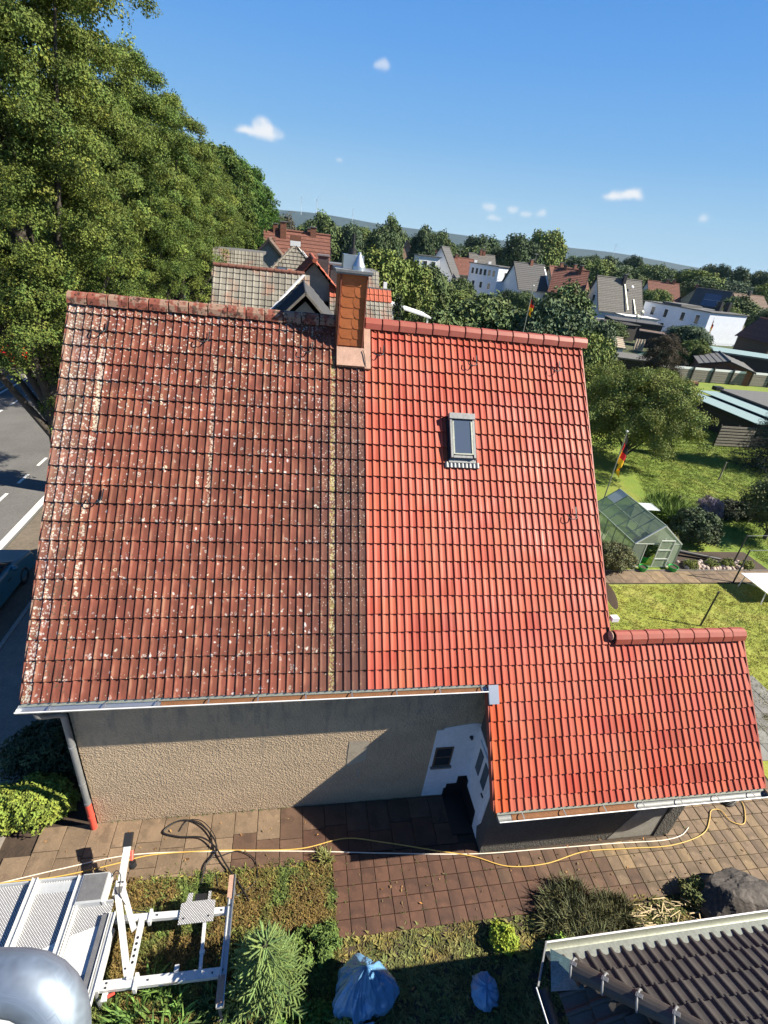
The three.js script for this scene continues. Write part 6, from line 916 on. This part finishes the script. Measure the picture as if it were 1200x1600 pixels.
  H('dark slate roofed house with solar strips behind the flag', 56.5, -110, 0.15, { w: 7.5, d: 8, eave: 5.8, ridge: 10.6, wall: M.whiteWall, roof: M.roofGreyDark, chim: [[0.4, 0, 0.9]], extra: (t, r) => b().bar([3.9, 6, 4.1], [3.9, 10.4, 0.1], 0.3, 0.1).build('white_verge', M.white, r) });
  H('red roofed house with ochre gable right of the flag', 65, -106, -0.5, { w: 7, d: 9, eave: 6, ridge: 10.5, wall: M.ochre, roof: M.roofRed, chim: [[-1.5, 0, 0.7], [1.8, 0.5, 0.9]], wins: [['r', 0, 6.2, 0.9, 1.2], ['f', 0, 3.2, 1, 1.2]] });
  H('red roofed house just behind the ochre gabled one', 72, -122, 0.1, { w: 10, d: 8, eave: 6, ridge: 10.6, wall: M.ochre, roof: M.roofRed, chim: [[-2, 0, 1], [2, 0, 1], [4, 0, 0.9]] });
  H('house with steep weathered grey roof and white gable', 74, -101, 0, { w: 10.2, d: 8, eave: 3.9, ridge: 9.9, wall: M.whiteWall, roof: M.roofGrey, courses: 20, chim: [[0.8, 0.6, 0.9, M.black]], wins: [['l', 0.5, 5, 0.9, 1.2], ['l', 0.5, 2, 0.9, 1.2]], extra: (t, r) => { b().bar([1.4, 4.1, 4.3], [1.0, 9.6, 0.4], 0.25, 0.12).build('white_duct', M.zincPale, r); b().bar([3.3, 3.5, 4.6], [3.1, 6.2, 2.6], 0.25, 0.12).build('white_duct', M.zincPale, r); b().add(new THREE.SphereGeometry(0.5, 12, 5, 0, 6.28, 0, 0.7), new THREE.Matrix4().makeRotationX(1).setPosition(2.6, 8.4, 1.3)).build('dish', M.white, r); } });
  flat('apartment_block', 'white two-storey block with flat roof and bright gable wall', 'house', [88.5, 0, -93.5], 0.2, 10.5, 17, 6.0, M.blueWall, M.felt, [-5.6, -2, 2.4, 6].map((u) => ['l', u, 3.6, 0.9, 1.6]).concat([-5.6, -2, 2.4, 6].map((u) => ['l', u, 1, 0.9, 1.4])), (t, r) => { b().box(-5.25, 5.25, 0.3, 5.95, 8.5, 8.53).build('gable_wall', M.blueWall, t); b().box(-5, 1, 6.2, 6.6, -4, 1).build('roof_step', M.felt, r); for (const x of [1.6, 4]) b().box(x - 0.35, x + 0.35, 6.16, 8, 4, 5).build('chimney', M.black, r); });
  H('red roofed house beyond the white block, left one', 114, -142, -0.2, { w: 9, d: 9, eave: 5, ridge: 9.7, wall: M.whiteWall, roof: M.roofRed, chim: [[1, 0, 0.9], [3, 0, 0.9]] });
  H('dark red roofed house beyond the white block, right one', 124, -140, 0.9, { w: 10, d: 9, eave: 4.6, ridge: 9.2, wall: M.ochre, roof: M.roofRed, chim: [[-2, 0, 1], [0, 0, 1], [2, 0, 1]] });
  H('small house with white pointed gable and solar panels', 113, -119, -0.9, { w: 8, d: 6, eave: 5.4, ridge: 9.6, wall: M.whiteWall, roof: M.roofGreyDark, wins: [['r', 0, 6, 1, 1.2], ['l', 0, 6, 1, 1.2]], extra: (t, r) => { const s = b().bar([0.5, 5.6, 3.1], [0.5, 8.6, 0.9], 4, 0.08).build('solar_panel', M.glassSky, r); b().bar([0.5, 7.1, 2.05], [0.5, 7.14, 2.02], 4, 0.12).build('panel_gap', M.zinc, s); } });
  H('brownish roofed house far right in front of the belt', 130, -126, 0.2, { w: 12, d: 9, eave: 5, ridge: 9.2, wall: M.plaster, roof: M.roofBrown, chim: [[0, 0, 1, M.black]] });
  H('grey roofed house at the right edge before the tree belt', 163, -162, 0, { w: 12, d: 10, eave: 5.4, ridge: 10.3, wall: M.plasterGrey, roof: M.roofGrey });
  H('brown plastered house with dark red roof at the right frame edge', 92.8, -76, Math.PI / 2, { w: 8, d: 7, eave: 3.0, ridge: 6.3, wall: M.wood, roof: M.roofRed, wins: [['l', 2, 1.6, 1.2, 1.4], ['r', -1.5, 2, 1.2, 1.4]] });

  // sheds and clutter between
  const S = (label, x, z, turn, w, d, e, r, wall, roof, wins = []) => { const t = gable('shed', label, [x, 0, z], turn, { w, d, eave: e, ridge: r, wall, roof, over: 0.3, courses: 5, wins }); t.userData.category = 'shed'; return t; };
  S('white walled shed with tan roof beside the dark clutter', 47.5, -59.5, -0.35, 6.5, 6, 2.1, 2.9, M.whiteWall, M.tan, [['f', -1.8, 0.8, 1.4, 0.7], ['f', 1, 0.7, 0.7, 1]]);
  flat('shed', 'low grey flat roofed shed behind the fruit tree tops', 'shed', [39.2, 0, -47], 0, 5, 4.6, 2.1, M.woodDark, M.felt); flat('shed', 'low shed with pale grey felt roof right of the first one', 'shed', [45.8, 0, -47.6], -0.25, 6, 4.4, 2.1, M.woodDark, M.roofGrey);
  S('grey roofed shed with brown gable behind the board fence', 62, -51.4, 1.0, 9, 6, 1.9, 2.7, M.brick, M.felt);
  flat('shed', 'low building with pale ribbed metal roof by the brown house', 'shed', [70, 0, -55.5], -0.45, 11, 6, 2.6, M.woodDark, M.teal);
  flat('shed', 'dark open shed in front of the steep grey roof', 'shed', [69.5, 0, -85], -0.3, 9, 7, 3, M.woodDark, M.roofGreyDark); flat('shed', 'white roofed lean-to before the steep grey roof', 'shed', [74.4, 0, -91.5], -0.1, 7, 5, 3.3, M.whiteWall, M.white); flat('shed', 'lean-to with rusty brown roof beside the dark open shed', 'shed', [66.8, 0, -74.2], -0.6, 4, 3.5, 2.4, M.woodDark, M.roofBrown);
  flat('shed', 'dark shed left of the dark open shed', 'shed', [62.5, 0, -81], 0.1, 8, 5, 2.8, M.woodDark, M.woodDark);
  flat('shed', 'grey roofed garden shed with turquoise wall in the far allotments', 'shed', [31.5, 0, -104], 0.2, 6, 5, 2.8, M.teal, M.roofGrey); flat('shed', 'small white garden hut in the far allotments', 'shed', [44.5, 0, -102], 0, 3, 3, 3.2, M.whiteWall, M.felt); flat('shed', 'white roofed hut at the back of the allotments', 'shed', [31, 0, -118], 0.3, 5, 4, 4.4, M.whiteWall, M.white); flat('shed', 'grey flat roofed hut before the pale blue-white block', 'shed', [52, 0, -103], 0.3, 6, 5, 3.4, M.whiteWall, M.roofGrey); flat('shed', 'low white edged roof among the allotment trees', 'shed', [36.5, 0, -93], -0.2, 6, 3, 2.3, M.woodDark, M.roofGrey);
  const ts = thing('lean_to_shed', 'long lean-to with pale turquoise roof on the far lawn', 'shed', [42.3, 0, -26.6]); b().box(-2, 2, 0, 1.9, -4.3, 4.6).build('wall', M.woodDark, ts); for (let i = 0; i < 2; i++) b().bar([-1.15 + i * 2.28, 2.06 + i * 0.18, -4.6], [-1.15 + i * 2.28, 2.06 + i * 0.18, 5], 2.24, 0.05).build('roof_sheet', M.teal, ts); b().bar([2.35, 2.4, -4.7], [2.35, 2.4, 5], 0.3, 0.12).build('gutter', M.black, ts); b().box(1.9, 2.7, 2.3, 2.65, -5.3, -4.7).build('gutter_box', M.black, ts);
  flat('shed', 'grey felt roofed shed right behind the turquoise lean-to', 'shed', [48.4, 0, -27], 0, 7, 9, 2.3, M.woodDark, M.felt);
  const rk = thing('slatted_rack', 'dark slatted board fence under the turquoise lean-to', 'fence', [39.2, 0, -21.8]); for (let i = 0; i < 7; i++) b().box(-2, 1.2, 0.1 + i * 0.24, 0.25 + i * 0.24, 0, 0.04).build('slat', M.woodGrey, rk); for (const x of [-2, -0.4, 1.2]) b().box(x - 0.05, x + 0.05, 0, 1.8, -0.06, -0.005).build('post', M.woodDark, rk);
  const bf = thing('board_fence', 'long grey board fence with white top rail at the end of the lawn', 'fence', [57, 0, -46.4]); for (let i = 0; i < 8; i++) { const x = -9 + i * 2.9; b().box(x - 0.08, x + 0.08, 0, 1.95, 0.06, 0.2).build('post', M.black, bf); if (i < 7) { for (let k = 0; k < 5; k++) b().box(x, x + 2.88, 0.08 + k * 0.28, 0.33 + k * 0.28, 0, 0.045).build('board', M.woodGrey, bf); b().box(x, x + 2.88, 1.5, 1.78, 0, 0.05).build('top_board', M.white, bf); } }
  const nf = thing('net_fence', 'dark green screened fence before the sheds', 'fence', [55, 0, -57.5], 0.65); for (let i = 0; i < 6; i++) b().cyl([-5 + i * 2.4, 0, 0], [-5 + i * 2.4, 1.7, 0], 0.06, 0.06, 6).build('post', M.darkMetal, nf); for (let i = 0; i < 5; i++) b().box(-5 + i * 2.4, -2.65 + i * 2.4, 0.1, 1.55, 0.03, 0.05).build('screen', M.net, nf);
  const cl = thing('hanging_cloth', 'beige cloth hanging on a line before the dark sheds', 'cloth', [59.5, 0, -66.5]); { const q = b(); for (let i = 0; i < 14; i++) { const f = (k) => [-0.9 + k * 0.13, 0, 0.08 * Math.sin(k * 1.7)], p = f(i), r = f(i + 1); q.quad([p[0], 0.3, p[2]], [r[0], 0.3, r[2]], [r[0], 2.1, r[2] * 0.3], [p[0], 2.1, p[2] * 0.3]); } q.build('cloth', M.tan, cl); b().bar([-3, 2.1, 0], [3, 2.1, 0], 0.02, 0.02).build('line', M.darkMetal, cl); }
  const dish = (label, x, y, z) => { const d = thing('satellite_dish', label, 'satellite dish', [x, 0, z]); b().add(new THREE.SphereGeometry(0.75, 16, 5, 0, 6.28, 0, 0.6), new THREE.Matrix4().makeRotationX(1.25).setPosition(0, y, -0.7)).build('reflector', M.zincPale, d); b().cyl([0, 0, -0.1], [0, y, -0.1], 0.04, 0.04, 6).build('mast', M.darkMetal, d); };
  dish('white satellite dish in front of the green screened fence', 58, 1.3, -59.5); dish('white satellite dish on the roof of the dark open shed', 68.5, 3.9, -82.3); dish('white satellite dish below the steep grey roof', 73.5, 4.3, -88.6);
  const fg = thing('lawn_toy', 'small reddish toy cart on the lawn before the board fence', 'toy', [52.6, 0, -44]); b().box(-0.45, 0.45, 0.25, 0.5, -0.25, 0.25).build('tray', M.brick, fg); b().bar([0.45, 0.4, 0], [0.9, 0.8, 0], 0.05, 0.05).build('handle', M.black, fg); for (const s of [-0.3, 0.3]) b().cyl([s, 0.15, -0.3], [s, 0.15, 0.3], 0.15, 0.15, 10).build('wheel', M.black, fg);
}
// ---------------------------------------------------------------- cars
function car(label, pos, turn, paint) {
  const t = thing('parked_car', label, 'car', pos, turn);
  const side = [[-2.05, 0.3], [-2.08, 0.6], [-1.95, 0.78], [-1.1, 0.93], [-0.9, 0.95], [1.75, 0.98], [2.0, 0.9], [2.08, 0.55], [2.0, 0.28]], out = (pts) => new THREE.Shape(pts.map(([x, y]) => new THREE.Vector2(x, y)));
  const ex = (pts, w, bev, name, m, par) => b().add(new THREE.ExtrudeGeometry(out(pts), { depth: w - 2 * bev, bevelEnabled: true, bevelSize: bev, bevelThickness: bev, bevelSegments: 4 }), new THREE.Matrix4().setPosition(0, 0, -w / 2 + bev)).build(name, m, par);
  ex(side, 1.76, 0.1, 'body', paint, t); ex([[-1.15, 0.9], [-0.35, 1.38], [0.9, 1.42], [1.7, 0.95]], 1.5, 0.06, 'windows', M.glass, t);
  const roof = ex([[-0.42, 1.4], [-0.2, 1.45], [0.8, 1.48], [1.05, 1.42]], 1.42, 0.05, 'roof', paint, t);
  for (const s of [-1, 1]) { b().bar([-1.2, 0.95, s * 0.77], [-0.35, 1.43, s * 0.66], 0.07, 0.05).bar([0.2, 0.95, s * 0.79], [0.22, 1.44, s * 0.69], 0.08, 0.05).bar([1.72, 0.97, s * 0.75], [1.0, 1.44, s * 0.66], 0.14, 0.06).build('pillar', paint, t); const m = b().add(new THREE.SphereGeometry(0.11, 12, 8), new THREE.Matrix4().makeScale(0.8, 0.8, 1).setPosition(-0.72, 1.0, s * 0.95)).build('mirror', paint, t);
    for (const x of [-1.3, 1.3]) { const w = b().add(new THREE.TorusGeometry(0.24, 0.08, 10, 24), new THREE.Matrix4().setPosition(x, 0.31, s * 0.82)).build('wheel', M.black, t); b().cyl([x, 0.31, s * 0.76], [x, 0.31, s * 0.86], 0.19, 0.19, 16).build('rim', M.zincDull, w); }
    b().box(-2.1, -1.9, 0.6, 0.74, s * 0.45 - 0.2, s * 0.45 + 0.2).build('headlight', M.white, t); b().bar([-0.55, 0.75, s * 0.885], [-0.35, 0.75, s * 0.885], 0.02, 0.03).build('door_handle', M.black, t); }
  return t;
}
car('teal parked car in the shade beside the house, cut by the left edge', [-5.28, 0, -2.7], -Math.PI / 2, new THREE.MeshPhysicalMaterial({ color: lin(0.03, 0.16, 0.22), roughness: 0.35, clearcoat: 0.8, clearcoatRoughness: 0.1 }));
car('bright red car parked across the street under the trees', [-16.6, 0.1, -33.2], -Math.PI / 2, new THREE.MeshPhysicalMaterial({ color: lin(0.75, 0.01, 0.015), roughness: 0.3, clearcoat: 0.8, clearcoatRoughness: 0.1 }));

renderer.render(scene, camera);
